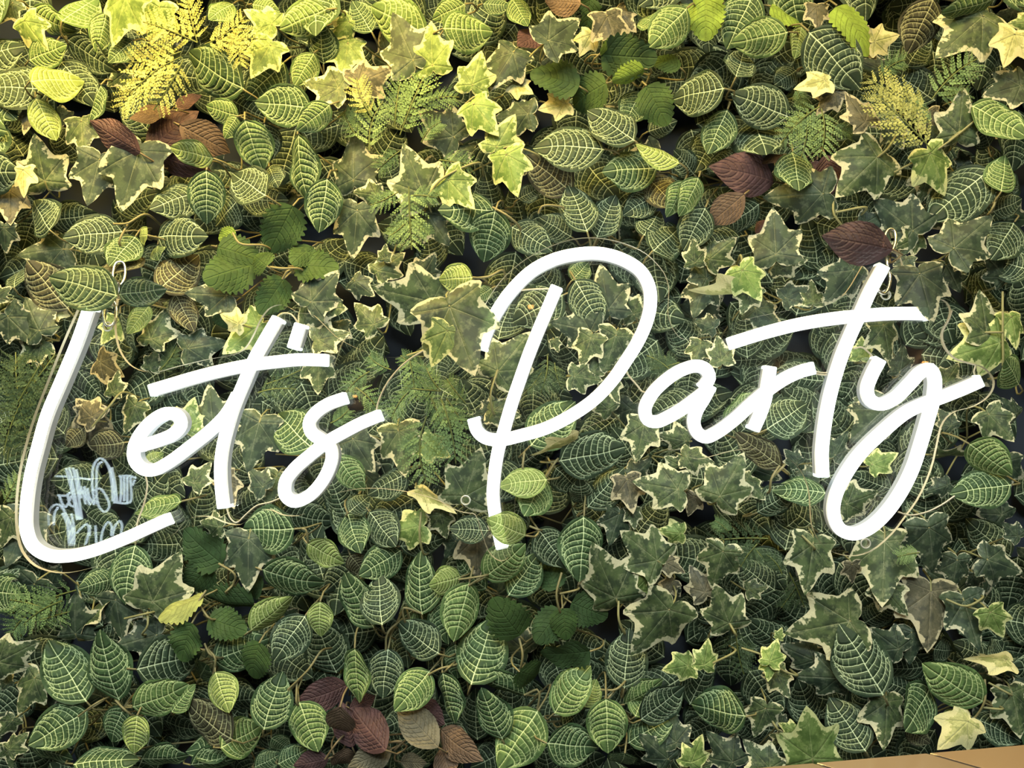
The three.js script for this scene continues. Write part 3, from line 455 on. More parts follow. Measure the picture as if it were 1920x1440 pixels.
N 22|big netted nerve plant leaf at lower right, its white veins very clear: d 1120 1020 905 645 w330 z9
I 22|tan ivy sprig near the right edge with drooping leaves: t 1410 470 1370 780 z7;d 1600 520 1650 770 z7;l 1730 570 1810 710 z9;t 1480 500 1540 400 z4;S 1480 490 1590 530 1690 480;S 1590 530 1730 570
N 22|pair of overlapping nerve plant leaves above the wooden table: m 1430 1030 1225 1190 w270 z7;l 1690 1070 1365 890 w260 z8;l 1470 1180 1560 1120 w80 z5;S 1700 940 1700 1060 1640 1160 1590 1195
N 22|nerve plant leaf with fine arcs left of the folded ivy: m 330 1120 50 1120 w260 z7
I 22|gray cream-edged star ivy sprig near the bottom right: m 460 1110 405 1275 z8;d 560 1180 530 1120 z4;S 480 1140 540 1230
N 22|faded gray-green nerve plant leaf above the table's left part: d 1010 1320 845 1065 w250 z7;d 1640 1160 1910 1280 w150 z5;b 1260 1220 1390 1300 w120 z5
I 22|pale ivy leaf with two tips hanging just above the wooden table: c 1600 1190 1450 1325 z8
I 22|white-edged ivy sprig above the table, between netted leaves: m 1160 1090 1130 1315 z8;d 1110 1030 1120 1130 z4
I 22|tall cream-edged ivy sprig at the bottom, left end of the table: l 740 1390 690 1085 z8;l 620 1230 540 1190 z6;m 480 1430 350 1290 z7;d 270 1390 140 1245 z6;l 50 1400 110 1265 z7;m 560 1270 500 1330 z5;m 40 1450 170 1420 z6
I 22|dusky ivy sprig at the right edge above the wooden table: m 1870 1040 1900 1250 z7;c 1800 830 1590 820 w70 z6;d 1920 960 1830 980 z5;S 1720 960 1850 1030;S 1690 1100 1800 1110
N 22|dark nerve plant leaves deep in shadow above the overlapping pair: d 1400 760 1560 800 w150 z3;d 1700 860 1880 760 w220 z3;d 1270 680 1350 560 w170 z2;d 1050 640 1150 520 w170 z2
F 22|dark fern spray left of the bottom of the y: d 480 150 150 170 z6;d 400 200 460 270 z6;m 260 120 180 50 z5;d 420 180 330 310 z7
F 22|dark fern spray deep among the ivy at lower right: d 600 340 690 540 z4;d 640 420 560 540 z3;d 300 640 350 920 z3;d 290 740 400 780 z3;l 1330 230 1210 255 z8;d 560 350 470 240 z3
`;
// ---------------------------------------------------------------- building the sprigs
const LAYER = (c) => (c === 'A' ? 0.112 : 0.006 + 0.0062 * Number(c));
const covered = new Uint8Array(240 * 180);             // where leaves already stand, in eighths of the photograph's pixels
function cover(cx, cy, r) { for (let y = Math.floor((cy - r) / 8); y <= (cy + r) / 8; y++) for (let x = Math.floor((cx - r) / 8); x <= (cx + r) / 8; x++) if (x >= 0 && y >= 0 && x < 240 && y < 180 && Math.hypot(x * 8 - cx, y * 8 - cy) <= r) covered[y * 240 + x] = 1; }
const basis = new THREE.Matrix4();
function pose(o, B, dir, pitch, roll, sx, L) {         // blade's base, its direction in the picture plane, tilts, size
  const y = V3(dir.x, dir.y, 0).normalize().multiplyScalar(Math.cos(pitch)); y.z = Math.sin(pitch);
  const x0 = V3(y.y, -y.x, 0).normalize(), z0 = V3().crossVectors(x0, y).normalize();
  const x = x0.multiplyScalar(Math.cos(roll)).addScaledVector(z0, Math.sin(roll)), z = V3().crossVectors(x, y);
  basis.makeBasis(x, y, z); o.quaternion.setFromRotationMatrix(basis); o.position.copy(B); o.scale.set(L * sx, L, L);
}
function tube(points, r, seg = 5, along = 0) {
  const c = new THREE.CatmullRomCurve3(points, false, 'centripetal');
  return new THREE.TubeGeometry(c, along || Math.max(4, points.length * 4), r, seg, false);
}
function leafPose(kind, bx, by, tx, ty, w, layer, spec) {
  const K = KINDS[kind], z = LAYER(layer), gx = kind === 'I' ? 0.05 : 0.03, dx = tx - bx, dy = ty - by; bx -= dx * gx; by -= dy * gx; tx += dx * gx * 0.7; ty += dy * gx * 0.7;
  const B = at(bx, by, z), Tt = at(tx, ty, z), Lp = B.distanceTo(Tt), s = Lp / Math.hypot(tx - bx, ty - by);
  let L = Lp, pitch = rr(0.05, 0.32), roll = rr(-0.3, 0.3), sx = 1;
  if (w) {
    const W = w * s, need = W / K.ratio;
    if (need > Lp * 1.04) { L = Math.min(need, Lp / Math.cos(0.95)); pitch = Math.acos(clamp(Lp / L, 0, 1)); sx = clamp(need / L, 1, 1.2); roll *= 0.5; }
    else { const f = W / (K.ratio * Lp), own = clamp(Math.sqrt(f), 0.82, 1); sx = own; roll = (rnd() < 0.5 ? -1 : 1) * Math.acos(clamp(f / own, 0.3, 1)); pitch *= 0.5; }
  }
  const sign = rnd() < (ty > by ? 0.7 : 0.35) ? 1 : -1; pitch *= sign;
  if (layer === 'A') { pitch = Math.min(Math.abs(pitch), 0.25); roll *= 0.5; }
  B.z -= Math.sin(pitch) * L * 0.5;
  B.z = Math.max(B.z, -0.012 + Math.max(0, -Math.sin(pitch) * L) + 0.2 * L * Math.abs(Math.sin(roll)));
  return { B, dir: Tt.sub(at(bx, by, z)), pitch, roll, sx, L };
}
let leafCount = 0;
function frond(group, bx, by, tx, ty, layer, tone) {
  const z = LAYER(layer) + 0.008, B = at(bx, by, z), E = at(tx, ty, z), L = B.distanceTo(E), d = E.clone().sub(B).normalize(), side = V3(-d.y, d.x, 0), sag = rr(-0.10, 0.10) * L;
  const rise = rr(0.0, 0.10) * L, P = (t) => B.clone().lerp(E, t).addScaledVector(side, sag * 4 * t * (1 - t)).add(V3(0, 0, rise * 4 * t * (1 - t) - 0.1 * L * t * t));
  const f = new THREE.Group(); f.name = numbered('frond'); f.position.copy(B).sub(group.position); group.add(f);
  const rel = (t) => P(t).sub(B);
  mesh('rachis', tube([0, .25, .5, .75, 1].map(rel), 0.0006, 4, 10), KINDS.F.stemMat, f);
  const n = clamp(Math.round(L / 0.0066), 7, 13), mats = fernMats[tone], roll = rr(-0.5, 0.5);
  for (let i = 0; i < n; i++) for (const sd of [-1, 1]) {
    const t = 0.10 + 0.86 * (i + (sd > 0 ? 0.35 : 0)) / n, len = L * 0.36 * Math.pow(Math.sin(Math.PI * (0.14 + 0.84 * t)), 0.8) + 0.004;
    const tang = P(Math.min(t + .03, 1)).sub(P(t - .03)).normalize(), out = V3(-tang.y, tang.x, 0).multiplyScalar(sd);
    const dir = tang.clone().multiplyScalar(0.62 + 0.5 * t).addScaledVector(out, 1).normalize();
    const m = mesh('pinna', pinnaGeos[(i + (sd > 0 ? 1 : 0)) % 4], mats[(i + leafCount) % 2], f);
    pose(m, rel(t), dir, sd * roll * 0.6 + rr(-0.2, 0.2), rr(-0.3, 0.3), clamp(0.0085 / len, 0.7, 1.15), len);
    const hit = 8; cover(bx + (tx - bx) * t, by + (ty - by) * t, hit);
  }
  leafCount++;
}
for (const row of SPRIGS.trim().split('\n')) {
  const [head, rest] = [row.slice(0, 4), row.slice(row.indexOf('|') + 1)], label = rest.slice(0, rest.indexOf(':')), kind = head[0], K = KINDS[kind];
  const ox = Number(head[2]) * 640, oy = Number(head[3]) * 480, X = (v) => ox + Number(v) / 3, Y = (v) => oy + Number(v) / 3;
  const leaves = [], stems = [];
  for (const item of rest.slice(rest.indexOf(':') + 1).split(';')) {
    const p = item.trim().split(/\s+/);
    if (p[0] === 'S') { stems.push(p.slice(1)); continue; }
    const w = p.find((q) => q[0] === 'w'), z = p.find((q) => q[0] === 'z') ?? 'z5';
    leaves.push({ tone: p[0], bx: X(p[1]), by: Y(p[2]), tx: X(p[3]), ty: Y(p[4]), w: w ? Number(w.slice(1)) / 3 : 0, layer: z[1] });
  }
  const mx = leaves.reduce((s, l) => s + l.bx, 0) / leaves.length, my = leaves.reduce((s, l) => s + l.by, 0) / leaves.length;
  const node = at(mx, my, -0.012), g = thing(K.name, label, K.category, node, K.group), twigs = [];
  for (const l of leaves) {
    if (kind === 'F') { frond(g, l.bx, l.by, l.tx, l.ty, l.layer, l.tone); continue; }
    const q = leafPose(kind, l.bx, l.by, l.tx, l.ty, l.w, l.layer);
    const mats = K.mats[l.tone] ?? K.mats.m ?? K.mats.d, m = mesh('leaf', K.geos[leafCount % K.geos.length], (l.layer === 'A' ? thin : (x) => x)(mats[leafCount % mats.length]), g);
    pose(m, q.B.clone().sub(node), q.dir, q.pitch, q.roll, q.sx, q.L); leafCount++;
    const len = Math.hypot(l.tx - l.bx, l.ty - l.by);
    if (kind === 'I') cover(l.bx + (l.tx - l.bx) * 0.2, l.by + (l.ty - l.by) * 0.2, len * 0.62); else { cover((l.bx + l.tx) / 2, (l.by + l.ty) / 2, Math.min(len, (l.w || len)) * 0.45); }
    const back = q.dir.clone().setZ(0).normalize().multiplyScalar(-q.L * 0.28), b = q.B.clone().sub(node);   // the stalk runs on behind the blade and down into the mat
    const mid = b.clone().add(back).setZ(Math.max(b.z * 0.6, 0.004));
    const toNode = mid.clone().setZ(0).length() > 0.05 ? mid.clone().multiplyScalar(0.4).setZ(0) : V3(0, 0, 0);
    twigs.push(tube([b, b.clone().addScaledVector(back, 0.45).add(V3(0, 0, -0.001)), mid, toNode.setZ(-0.004)], 0.0008, 5, 9));
  }
  for (const s of stems) {
    const pts = []; for (let i = 0; i + 1 < s.length; i += 2) pts.push(at(X(s[i]), Y(s[i + 1]), 0.052 + 0.004 * Math.sin(i)).sub(node));
    const last = pts[pts.length - 1].clone(); last.z = 0.02 - node.z; last.multiplyScalar(1); pts.push(last.add(V3(0.002, -0.004, 0)));
    twigs.push(tube(pts, 0.00095, 6));
  }
  if (twigs.length) mesh('stem', mergeGeometries(twigs), K.stemMat, g);
}

// ---------------------------------------------------------------- the deep mat: what nobody can count
function deepMat(name, label, category, geos, mats, n, place) {
  const g = new THREE.Group(); g.name = name; scene.add(g); tag(g, label, category); g.userData.kind = 'stuff';
  const lists = new Map();
  for (let i = 0; i < n; i++) { const a = Math.floor(rnd() * geos.length), b = Math.floor(rnd() * mats.length), key = a * 100 + b; if (!lists.has(key)) lists.set(key, []); lists.get(key).push(1); }
  const o = new THREE.Object3D();
  for (const [key, l] of lists) {
    const im = new THREE.InstancedMesh(geos[Math.floor(key / 100)], mats[key % 100], l.length); im.name = numbered('leaf_mass'); im.castShadow = im.receiveShadow = true;
    for (let i = 0; i < l.length; i++) { place(o); o.updateMatrix(); im.setMatrixAt(i, o.matrix); }
    g.add(im);
  }
}
const free = [];
for (let y = 0; y < 180; y++) for (let x = 0; x < 240; x++) if (!covered[y * 240 + x]) free.push([x * 8 + 4, y * 8 + 4]);
const anywhere = (z) => at(rr(-420, 2340), rr(-380, 1820), z);
const scatter = (size, z0, z1, gaps) => (o) => {
  const z = rr(z0, z1); let p;
  if (gaps && free.length) { const f = free[Math.floor(rnd() * free.length)]; p = at(f[0] + rr(-6, 6), f[1] + rr(-6, 6), z); } else { do p = anywhere(z); while (gaps && Math.abs(p.x) < 0.37 && Math.abs(p.y - EYE) < 0.28); }
  const a = rr(0, Math.PI * 2), L = rr(...size), dir = V3(Math.cos(a), Math.sin(a), 0), pitch = rr(-0.3, 0.3), c = p.clone().addScaledVector(dir, -L * 0.5);
  pose(o, c, dir, pitch, rr(-0.5, 0.5), rr(0.9, 1.1), L);
};
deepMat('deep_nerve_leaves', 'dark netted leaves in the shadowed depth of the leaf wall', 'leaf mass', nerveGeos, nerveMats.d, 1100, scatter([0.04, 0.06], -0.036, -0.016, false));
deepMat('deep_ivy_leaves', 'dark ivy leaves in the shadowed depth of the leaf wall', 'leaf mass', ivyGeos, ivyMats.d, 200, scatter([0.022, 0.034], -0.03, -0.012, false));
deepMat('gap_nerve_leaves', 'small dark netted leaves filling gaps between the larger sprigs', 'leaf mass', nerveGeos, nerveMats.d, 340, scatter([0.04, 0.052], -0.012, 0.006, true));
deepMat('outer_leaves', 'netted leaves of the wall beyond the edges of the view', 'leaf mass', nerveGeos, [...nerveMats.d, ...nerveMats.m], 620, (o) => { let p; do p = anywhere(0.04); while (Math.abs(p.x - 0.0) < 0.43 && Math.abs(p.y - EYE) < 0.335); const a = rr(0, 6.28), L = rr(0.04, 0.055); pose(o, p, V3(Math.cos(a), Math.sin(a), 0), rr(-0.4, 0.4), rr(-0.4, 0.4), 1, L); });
// ---------------------------------------------------------------- the neon sign
const ZB = 0.0835, PLATE = 0.004, ZP = ZB + PLATE, TUBE_W = 0.0094, TUBE_D = 0.013, ZF = ZP + TUBE_D;   // back and front of the clear plate, face of the tube
const neonColor = new THREE.Color().setRGB(0.95, 1.0, 0.98);
const faceMat = std({ color: 0xffffff, roughness: 0.4, emissive: neonColor, emissiveIntensity: NEON });
const sideMat = std({ color: 0x6c7276, roughness: 0.45, emissive: neonColor, emissiveIntensity: NEON_SIDE });
const rimMat = std({ color: 0xb8bcbc, roughness: 0.4, emissive: neonColor, emissiveIntensity: NEON_RIM });
const capMat = std({ color: 0xcfe6e8, roughness: 0.3, emissive: neonColor, emissiveIntensity: 0.7 });
const wireMat = phys({ color: 0x8f8b78, roughness: 0.35, clearcoat: 0.5 });
const signAt = at(960, 760, ZB);
const sign = thing('neon_sign', 'glowing white script neon sign reading Let\'s Party on a clear shaped panel', 'neon sign', signAt);
const path = (text, z) => text.trim().split(/\s+/).map((p) => { const [x, y] = p.split(',').map(Number); return at(x, y, z); });
function centreline(text) {
  const c = new THREE.CatmullRomCurve3(path(text, ZF), false, 'centripetal'); c.arcLengthDivisions = 400;
  return c.getSpacedPoints(Math.max(6, Math.round(c.getLength() / 0.0022))).map((p) => p.sub(signAt).setZ(0));
}
// sweeps a profile of [across, height] points along a flat line; closed profile, ends capped
function sweep(line, profile, z0) {
  const pos = [], idx = [], n = profile.length, N = line.length;
  for (let i = 0; i < N; i++) {
    const a = line[Math.max(0, i - 1)], b = line[Math.min(N - 1, i + 1)], l = Math.hypot(b.x - a.x, b.y - a.y), nx = -(b.y - a.y) / l, ny = (b.x - a.x) / l;
    for (const [u, h] of profile) pos.push(line[i].x + nx * u, line[i].y + ny * u, z0 + h);
  }
  for (let i = 0; i + 1 < N; i++) for (let j = 0; j < n; j++) { const k = (j + 1) % n, a = i * n + j, b = i * n + k; idx.push(a, b, a + n, b, b + n, a + n); }
  for (let j = 1; j + 1 < n; j++) { idx.push(0, j, j + 1); const o = (N - 1) * n; idx.push(o, o + j + 1, o + j); }
  let g = new THREE.BufferGeometry(); g.setAttribute('position', new THREE.Float32BufferAttribute(pos, 3)); g.setIndex(idx);
  g = g.toNonIndexed(); g.computeVertexNormals();
  // smooth across the sweep, keep the caps crisp
  return smoothCrease(g, 0.7);
}
function smoothCrease(g, limit) {
  const p = g.attributes.position, n = g.attributes.normal, map = new Map(), key = (i) => [p.getX(i), p.getY(i), p.getZ(i)].map((v) => Math.round(v * 2e5)).join();
  for (let i = 0; i < p.count; i++) { const k = key(i); if (!map.has(k)) map.set(k, []); map.get(k).push(i); }
  const src = n.array.slice(), out = V3();
  for (const ids of map.values()) for (const i of ids) {
    out.set(0, 0, 0); const a = [src[i * 3], src[i * 3 + 1], src[i * 3 + 2]];
    for (const j of ids) { const d = a[0] * src[j * 3] + a[1] * src[j * 3 + 1] + a[2] * src[j * 3 + 2]; if (d > limit) out.add(V3(src[j * 3], src[j * 3 + 1], src[j * 3 + 2])); }
    out.normalize(); n.setXYZ(i, out.x, out.y, out.z);
  }
  return g;
}
const hw = TUBE_W / 2, hz = TUBE_D * 0.86, rimProfile = [[hw, hz - 0.0034], [hw * 1.03, hz - 0.003], [hw * 1.03, hz - 0.0004], [hw * 0.97, hz + 0.0001], [-hw * 0.97, hz + 0.0001], [-hw * 1.03, hz - 0.0004], [-hw * 1.03, hz - 0.003], [-hw, hz - 0.0034]];
const housingProfile = [[-hw, 0], [-hw, hz], [hw, hz], [hw, 0]].reverse();
const faceProfile = [[hw * 0.9, hz - 0.003], [hw * 0.9, hz], [hw * 0.98, hz + 0.0002], [hw * 0.86, TUBE_D * 0.97], [hw * 0.5, TUBE_D], [-hw * 0.5, TUBE_D], [-hw * 0.86, TUBE_D * 0.97], [-hw * 0.98, hz + 0.0002], [-hw * 0.9, hz], [-hw * 0.9, hz - 0.003]];   // its foot sits inside the housing
const LETTERS = [
  ['letter_l', 'tall capital L', ['163,580 142,640 111,715 84,780 67,840 54,892 46,950 46,995 58,1025 85,1042 122,1044 167,1035 233,1010 275,991 306,977']],
  ['letter_e', 'small e joined to the t', ['262,836 292,827 323,813 336,796 330,780 310,775 284,788 260,814 248,840 249,863 263,879 284,882 313,868 351,840 383,815 415,785 430,764 440,745']],
  ['letter_t', 'first t with its long bar', ['516,601 497,633 474,674 456,715 438,758 424,802 415,840 411,875 412,910 416,948', '283,731 313,722 357,709 403,697 462,685 517,678 561,674 604,675']],
  ['apostrophe', 'short apostrophe stroke', ['560,613 549,648']],
  ['letter_s', 'looped s with rising tail', ['640,748 613,758 588,776 578,793 582,811 602,826 618,840 621,856 616,877 602,904 578,930 549,941 533,929 533,904 549,881 578,855 613,828 648,808 677,793 706,781']],
  ['letter_p', 'tall capital P with a wide bowl', ['903,650 912,622 932,582 958,545 996,508 1035,487 1079,476 1123,474 1166,485 1201,507 1218,538 1220,572 1212,606 1195,643 1173,678 1147,715 1112,751 1068,781 1024,803 980,816 937,825 909,821 894,808 888,790', '1042,542 1026,580 1011,615 991,665 974,713 959,757 943,812 933,848 926,895 924,930 929,974 940,1024']],
  ['letter_a', 'round a joined to the r', ['1322,723 1331,708 1324,692 1307,686 1278,694 1250,712 1224,738 1210,767 1215,787 1232,791 1252,783 1278,768 1302,751 1331,728', '1331,728 1320,749 1307,771 1302,793 1309,812 1324,820 1344,812 1377,788 1410,758 1442,731 1475,709 1504,696 1523,691']],
  ['letter_r', 'short stem of the r', ['1445,693 1440,723 1436,749 1427,776 1416,801']],
  ['letter_t', 'second t with its long bar', ['1657,502 1633,547 1613,592 1597,627 1580,668 1564,720 1554,763 1547,807 1543,850 1544,889', '1375,642 1430,625 1497,608 1563,597 1613,592 1663,588 1713,587 1740,588']],
  ['letter_y', 'looped y with a long descender', ['1650,678 1637,703 1628,730 1634,750 1653,758 1680,747 1710,718 1730,697 1746,692 1755,708 1753,747 1743,785 1730,830 1713,881 1689,928 1659,968 1629,993 1601,1002 1576,992 1565,966 1568,933 1585,895 1613,854 1655,812 1701,774 1736,757 1771,744 1806,730 1838,716']],
];
const glowPoints = [];
for (const [name, label, strokesOf] of LETTERS) {
  const g = new THREE.Group(); g.name = numbered(name); g.userData.label = label; sign.add(g);
  for (const s of strokesOf) {
    const line = centreline(s);
    mesh('housing', sweep(line, housingProfile, ZP - ZB), sideMat, g);
    mesh('diffuser_rim', sweep(line, rimProfile, ZP - ZB), rimMat, g);
    mesh('light_tube', sweep(line, faceProfile, ZP - ZB), faceMat, g);
    for (const [end, prev] of [[line[0], line[1]], [line[line.length - 1], line[line.length - 2]]]) {   // translucent caps on both ends
      const d = end.clone().sub(prev).normalize(), cap = new RoundedBoxGeometry(TUBE_W * 1.02, 0.003, TUBE_D * 0.94, 2, 0.0012);
      cap.rotateZ(Math.atan2(d.y, d.x) - Math.PI / 2); cap.translate(end.x + d.x * 0.0012, end.y + d.y * 0.0012, ZP - ZB + TUBE_D * 0.47);
      mesh('end_cap', cap, capMat, g);
    }
    for (const part of g.children) if (part.material !== capMat) part.castShadow = false;   // the lamps inside shine out through their own tube
    for (let i = 12; i < line.length; i += 56) glowPoints.push(line[i]);
  }
}
for (const p of glowPoints) {                          // the lamps of the tube, in its light channel
  const l = new THREE.PointLight(neonColor, NEON_POINT); l.position.copy(p).setZ(ZP - ZB + hz - 0.0012); l.castShadow = true; l.shadow.radius = 0.2; sign.add(l);
}
// clear plate cut along the lettering
const OUTLINE = `140,590 118,640 88,715 63,780 45,840 34,890 28,950 30,1000 40,1035 62,1060 92,1072 121,1075 164,1067 219,1049 273,1028 309,1011 327,1000 337,988 353,973 393,969 420,980 450,984 480,962 505,956
 530,966 560,967 590,953 613,932 663,918 705,916 760,922 820,938 852,956 873,962 890,965 903,1000 918,1038 940,1053 958,1040 966,1000 965,945 974,895 987,871 1013,847 1057,822 1111,797 1144,785 1168,789 1184,806 1201,822 1225,829 1252,826
 1272,838 1289,855 1311,861 1337,855 1372,846 1410,842 1453,849 1485,864 1506,889 1517,920 1520,955 1523,985 1538,1017 1563,1036 1600,1043 1634,1034 1673,1002 1698,970 1724,933 1748,877 1759,830 1769,793 1789,773 1824,763 1851,747 1864,728
 1864,710 1847,690 1820,680 1789,670 1770,647 1767,623 1779,600 1783,580 1772,563 1740,560 1700,560 1690,540 1694,505 1686,478 1660,468 1634,476 1612,508 1594,538 1578,556 1540,567 1487,580 1413,595 1363,610 1313,630 1280,635 1263,617 1253,589 1254,560 1254,538 1247,514 1232,494
 1210,474 1177,458 1144,449 1112,445 1074,448 1035,460 991,482 952,512 926,543 908,573 893,605 868,632 840,645 807,653 767,666 733,670 690,661 654,646 628,630 602,604 584,589 558,586 543,577 526,571 505,577 488,598 475,626 459,652 442,663 386,674 327,688 290,698 263,695 240,682 223,657 217,636 214,612 214,590 218,562 214,545 196,536 172,541 154,560`;
const outline = new THREE.CatmullRomCurve3(path(OUTLINE, ZP).map((p) => p.sub(signAt).setZ(0)), true, 'centripetal').getPoints(420).map((p) => new THREE.Vector2(p.x, p.y));
const HOLES = [[202, 612], [1661, 553], [873, 938], [1623, 1019]].map(([x, y]) => at(x, y, ZP).sub(signAt));
function plateShape() { const s = new THREE.Shape(outline); for (const h of HOLES) { const p = new THREE.Path(); p.absarc(h.x, h.y, 0.0026, 0, Math.PI * 2, true); s.holes.push(p); } return s; }
const plate = new THREE.ExtrudeGeometry(plateShape(), { depth: PLATE, bevelEnabled: false, curveSegments: 14 });
function groupOf(g, k) {
  const o = new THREE.BufferGeometry(), r = g.groups[k];
  for (const n of ['position', 'normal', 'uv']) o.setAttribute(n, new THREE.BufferAttribute(g.attributes[n].array.slice(r.start * g.attributes[n].itemSize, (r.start + r.count) * g.attributes[n].itemSize), g.attributes[n].itemSize));
  return o;
}
mesh('clear_panel', groupOf(plate, 0), phys({ color: 0xffffff, roughness: 0.0, transmission: 1, thickness: 0, ior: 1.49 }), sign, 'clear acrylic panel cut to the lettering');
mesh('panel_edge', groupOf(plate, 1), phys({ color: 0xb4ae96, roughness: 0.3, clearcoat: 0.5 }), sign, 'polished pale edge of the clear panel');
for (const h of HOLES) { const r = new THREE.TorusGeometry(0.0034, 0.0006, 6, 24); r.translate(h.x, h.y, ZP - ZB + 0.0004); mesh('mounting_ring', r, phys({ color: 0x8f938c, roughness: 0.25, clearcoat: 1 }), sign); }
const WIRES = ['968,546 990,543 1040,541', '1171,688 1176,700 1194,722 1206,735 1220,733', '1522,694 1540,699 1562,698', '1522,699 1542,703 1562,702', '1600,654 1615,651 1630,662 1645,680', '1785,582 1779,600 1767,625 1771,648 1789,671 1820,682 1829,685 1826,698 1834,712',
  '516,598 528,588 545,589 557,603 560,616', '704,780 710,752 725,720 745,694 766,675 790,660 806,652', '424,948 432,972 443,980 462,964 482,948 506,942 526,934', '270,884 276,908 270,945 259,975 256,990', '1684,960 1705,966 1735,961 1765,947 1790,930'];
WIRES.forEach((w, i) => mesh('wire', tube(path(w, ZP + 0.0022 + 0.0004 * i).map((p) => p.sub(signAt)), 0.0007, 6, 40), wireMat, sign));

// two short chains that hold the panel, of open steel links
const steel = std({ color: 0xc9c8c2, roughness: 0.22, metalness: 1 });
function chain(px, py, n, lean, label) {
  const top = at(px, py, ZP + 0.004), g = thing('hanging_chain', label, 'chain', top, 'steel chains that hold the sign');
  for (let i = 0; i < n; i++) {
    const c = new THREE.CurvePath(), pts = []; for (let k = 0; k < 40; k++) { const a = k / 40 * Math.PI * 2, w = 0.0046, h = 0.0105; pts.push(V3(Math.sign(Math.cos(a)) * Math.pow(Math.abs(Math.cos(a)), 0.75) * w, Math.sin(a) * h, 0)); }
    const lg = new THREE.TubeGeometry(new THREE.CatmullRomCurve3(pts, true), 60, 0.0013, 8, true);
    const m = mesh('link', lg, steel, g); m.position.set(lean * i * 0.0168, 0.0105 + i * 0.0168, -0.004 - 0.010 * i); m.rotation.set(-0.35, i % 2 ? 1.25 : 0.25, -Math.atan(lean));
  }
  const hook = tube([V3(lean * n * 0.0168, n * 0.0168 - 0.004, -0.004 - 0.010 * n), V3(lean * n * 0.0168, n * 0.0168 + 0.004, -0.012 - 0.010 * n), V3(lean * n * 0.0168, n * 0.0168 + 0.002, -(top.z + 0.048))], 0.0014, 8, 20);
  mesh('hook', hook, steel, g);
}
chain(202, 612, 3, -0.08, 'steel link chain at the top of the L');
chain(1661, 553, 3, 0.32, 'steel link chain beside the top of the second t');

// ---------------------------------------------------------------- wooden table top at the lower right
{
  const g = thing('wooden_table', 'glossy wooden plank table top below the ivy at the lower right', 'table', null);
  const drop = 0.236, y = EYE - drop, hit = (px, py) => { const d = V3(px / 960 - 1, 1 - py / 720, 0.5).unproject(camera).sub(camera.position); return camera.position.clone().addScaledVector(d, -drop / d.y); };
  const A = hit(1480, 1434), B = hit(1920, 1396), u = B.clone().sub(A).setY(0).normalize(), v = V3(-u.z, 0, u.x); if (v.z < 0) v.negate();   // u along the far edge, v towards the room
  g.position.copy(A).addScaledVector(u, -0.42); g.rotation.y = Math.atan2(-u.z, u.x);
  const woodTex = [0, 1, 2].map((k) => texture((() => { const c = document.createElement('canvas'); c.width = 256; c.height = 1024; const x = c.getContext('2d'), img = x.createImageData(256, 1024), n = noise2(400 + k);
    for (let j = 0; j < 1024; j++) for (let i = 0; i < 256; i++) { const w = fbm(n, i / 14 + 1.5 * n(i / 60, j / 300), j / 190), f = Math.sin(w * 22) * 0.5 + 0.5, p = n(i / 1.5, j / 40), base = mix([124, 103, 74], [[156, 134, 104], [140, 114, 82], [166, 148, 116]][k], f * 0.8), q = (j * 256 + i) * 4; for (let c2 = 0; c2 < 3; c2++) img.data[q + c2] = clamp(base[c2] * (0.84 + 0.22 * p), 0, 255); img.data[q + 3] = 255; }
    x.putImageData(img, 0, 0); return c; })()));
  const woodMats = woodTex.map((t) => phys({ map: t, roughness: 0.38, clearcoat: 0.7, clearcoatRoughness: 0.12 }));
  // planks run obliquely from the far edge into the room, cut along the far edge
  const W = 0.66, D = 0.55, lean = -0.55, pw = 0.082;
  let k = 0;
  for (let x = -0.3; x + pw < W; x += pw, k++) {
    const s = new THREE.Shape([new THREE.Vector2(x + 0.0018, 0), new THREE.Vector2(x + pw - 0.0018, 0), new THREE.Vector2(x + pw - 0.0018 - lean * D, -D), new THREE.Vector2(x + 0.0018 - lean * D, -D)]);
    const pg = new THREE.ExtrudeGeometry(s, { depth: 0.026, bevelEnabled: true, bevelSize: 0.0004, bevelThickness: 0.0004, bevelSegments: 1 });
    const uvA = pg.attributes.uv, p = pg.attributes.position; for (let i = 0; i < uvA.count; i++) uvA.setXY(i, (p.getX(i) - x + lean * -p.getY(i)) / 0.16 + k * 0.37, p.getY(i) / 0.5 + k * 0.21);
    pg.rotateX(-Math.PI / 2); pg.translate(0, -0.0267, 0);
    mesh('plank', pg, woodMats[k % 3], g);
  }
  const bs = new THREE.Shape([new THREE.Vector2(-0.296, -0.004), new THREE.Vector2(-0.3 + pw * k - 0.004, -0.004), new THREE.Vector2(-0.3 + pw * k - 0.004 - lean * D, -D + 0.004), new THREE.Vector2(-0.296 - lean * D, -D + 0.004)]);
  const bg = new THREE.ExtrudeGeometry(bs, { depth: 0.022, bevelEnabled: false }); bg.rotateX(-Math.PI / 2); bg.translate(0, -0.0224, 0); mesh('backing_board', bg, std({ color: 0x2c2118, roughness: 0.8 }), g);
  for (const [lx, lz] of [[-0.12, 0.12], [0.55, 0.12], [0.1, 0.48], [0.78, 0.48]]) { const lg = new RoundedBoxGeometry(0.05, y - 0.03, 0.05, 2, 0.006); lg.translate(lx, -0.028 - (y - 0.03) / 2, lz); mesh('leg', lg, woodMats[1], g); }
}

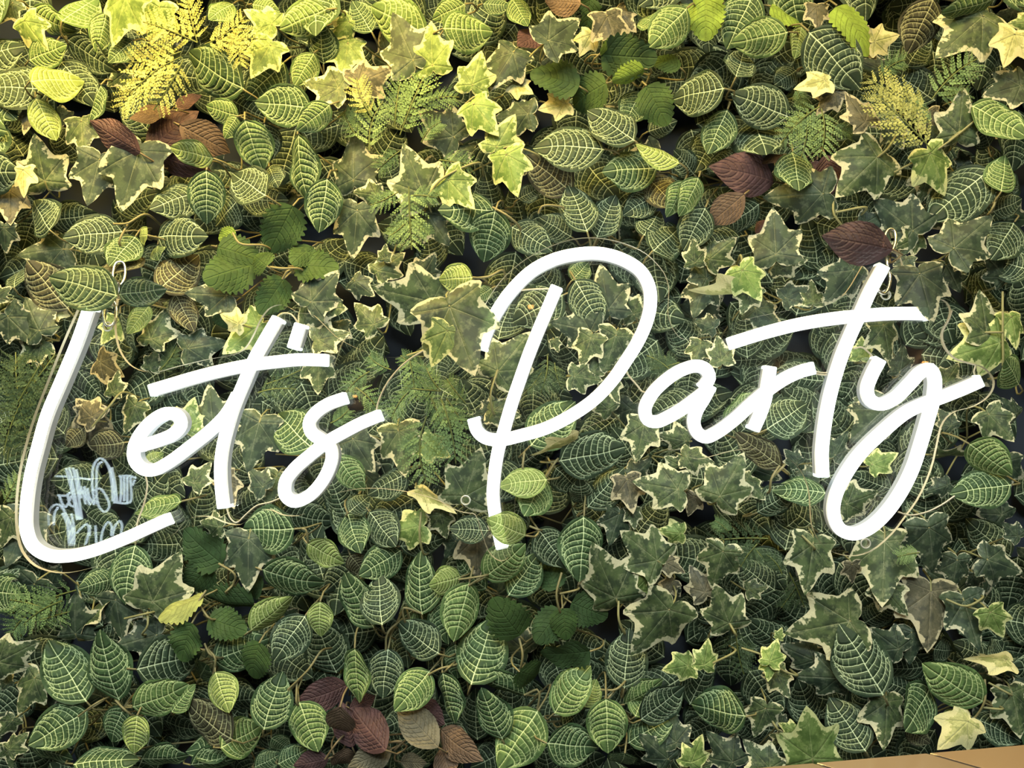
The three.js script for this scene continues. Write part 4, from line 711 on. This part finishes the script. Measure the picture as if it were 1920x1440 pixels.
// ---------------------------------------------------------------- what the clear panel mirrors from the opposite wall
{
  const ZO = Z1 - 0.03, mirror = (px, py) => { const zi = 2 * ZP - ZO, p = at(px, py, zi); return V3(p.x, p.y, ZO); };   // the image seen in the panel stands as far behind it as the thing in front
  const C = mirror(170, 940), g = thing('small_neon_sign', 'pale blue script neon sign on the opposite wall, mirrored inside the L', 'neon sign', C);
  const bx = new RoundedBoxGeometry(1.0, 0.75, 0.012, 2, 0.004); bx.translate(0, 0, 0.012); mesh('backing_board', bx, std({ color: 0x37342e, roughness: 0.6 }), g);
  const glow = std({ color: 0xffffff, emissive: new THREE.Color().setRGB(0.72, 0.9, 1.0), emissiveIntensity: 7 });
  const ROWS = ['103,893 130,894 168,899', '123,878 130,905 138,940 144,975', '129,876 135,905 142,940 149,975', '136,877 142,905 148,940 153,974', '142,880 147,905 151,935', '107,929 124,929 130,924', '111,931 116,945 122,951 129,940 133,930', '126,930 131,947 138,950', '150,912 155,925 160,946', '157,912 161,930 168,947', '163,915 168,935 176,946', '176,945 172,905 176,870 187,859 199,868 208,900 211,940', '181,945 180,905 183,872 190,866', '176,920 186,916 198,930 204,950 196,960 186,952 180,930', '203,872 210,905 214,944', '209,876 215,908 219,942',
    '226,895 226,930 224,944', '232,893 232,940', '238,894 238,942', '244,895 244,941 236,944 216,942', '222,893 240,892 254,896', '252,900 248,910',
    '92,985 91,965 98,949 108,946 118,955 125,980 128,1010 130,1030', '100,985 102,962 108,951', '116,962 126,985 134,1030', '122,962 132,985 137,1030', '133,963 138,990 138,1030', '143,1000 152,990 162,983 166,990 163,1010 158,1025', '168,985 167,1005', '178,985 180,1020', '188,1020 192,995 202,979 208,985 208,1005', '210,1005 216,985 224,977 228,985 226,1003'];
  for (const r of ROWS) { const pts = r.split(' ').map((p) => { const [x, y] = p.split(',').map(Number); return mirror(x, y).sub(C); }); mesh('light_tube', tube(pts, 0.006, 6, 30), glow, g); }
  for (const [px, py, w] of [[995, 575, 11], [665, 743, 8], [1463, 700, 10], [1735, 680, 9]]) {
    const p = mirror(px, py), lamp = thing('wall_lamp', `amber wall lamp on the opposite wall, ${{ 995: 'second', 665: 'first', 1463: 'third', 1735: 'fourth' }[px]} of four from the neon sign`, 'wall lamp', p, 'amber wall lamps on the opposite wall');
    const s = w * 0.0026, gg = new RoundedBoxGeometry(s, s * 0.6, 0.03, 3, 0.006); mesh('lamp_shade', gg, std({ color: 0xffc070, emissive: new THREE.Color().setRGB(1, 0.5, 0.12), emissiveIntensity: 13 }), lamp);
    const pg = new RoundedBoxGeometry(s * 1.4, s * 1.2, 0.012, 2, 0.003); pg.translate(0, 0, 0.022); mesh('back_plate', pg, std({ color: 0x2b2622, roughness: 0.5 }), lamp);
    const l = new THREE.PointLight(new THREE.Color().setRGB(1, 0.6, 0.25), 0.15); l.position.set(0, 0, -0.004); l.shadow.radius = 0.3; lamp.add(l);
  }
}
scene.traverse((o) => { if (o.isLight && o.shadow) o.castShadow = true; });
renderer.render(scene, camera);
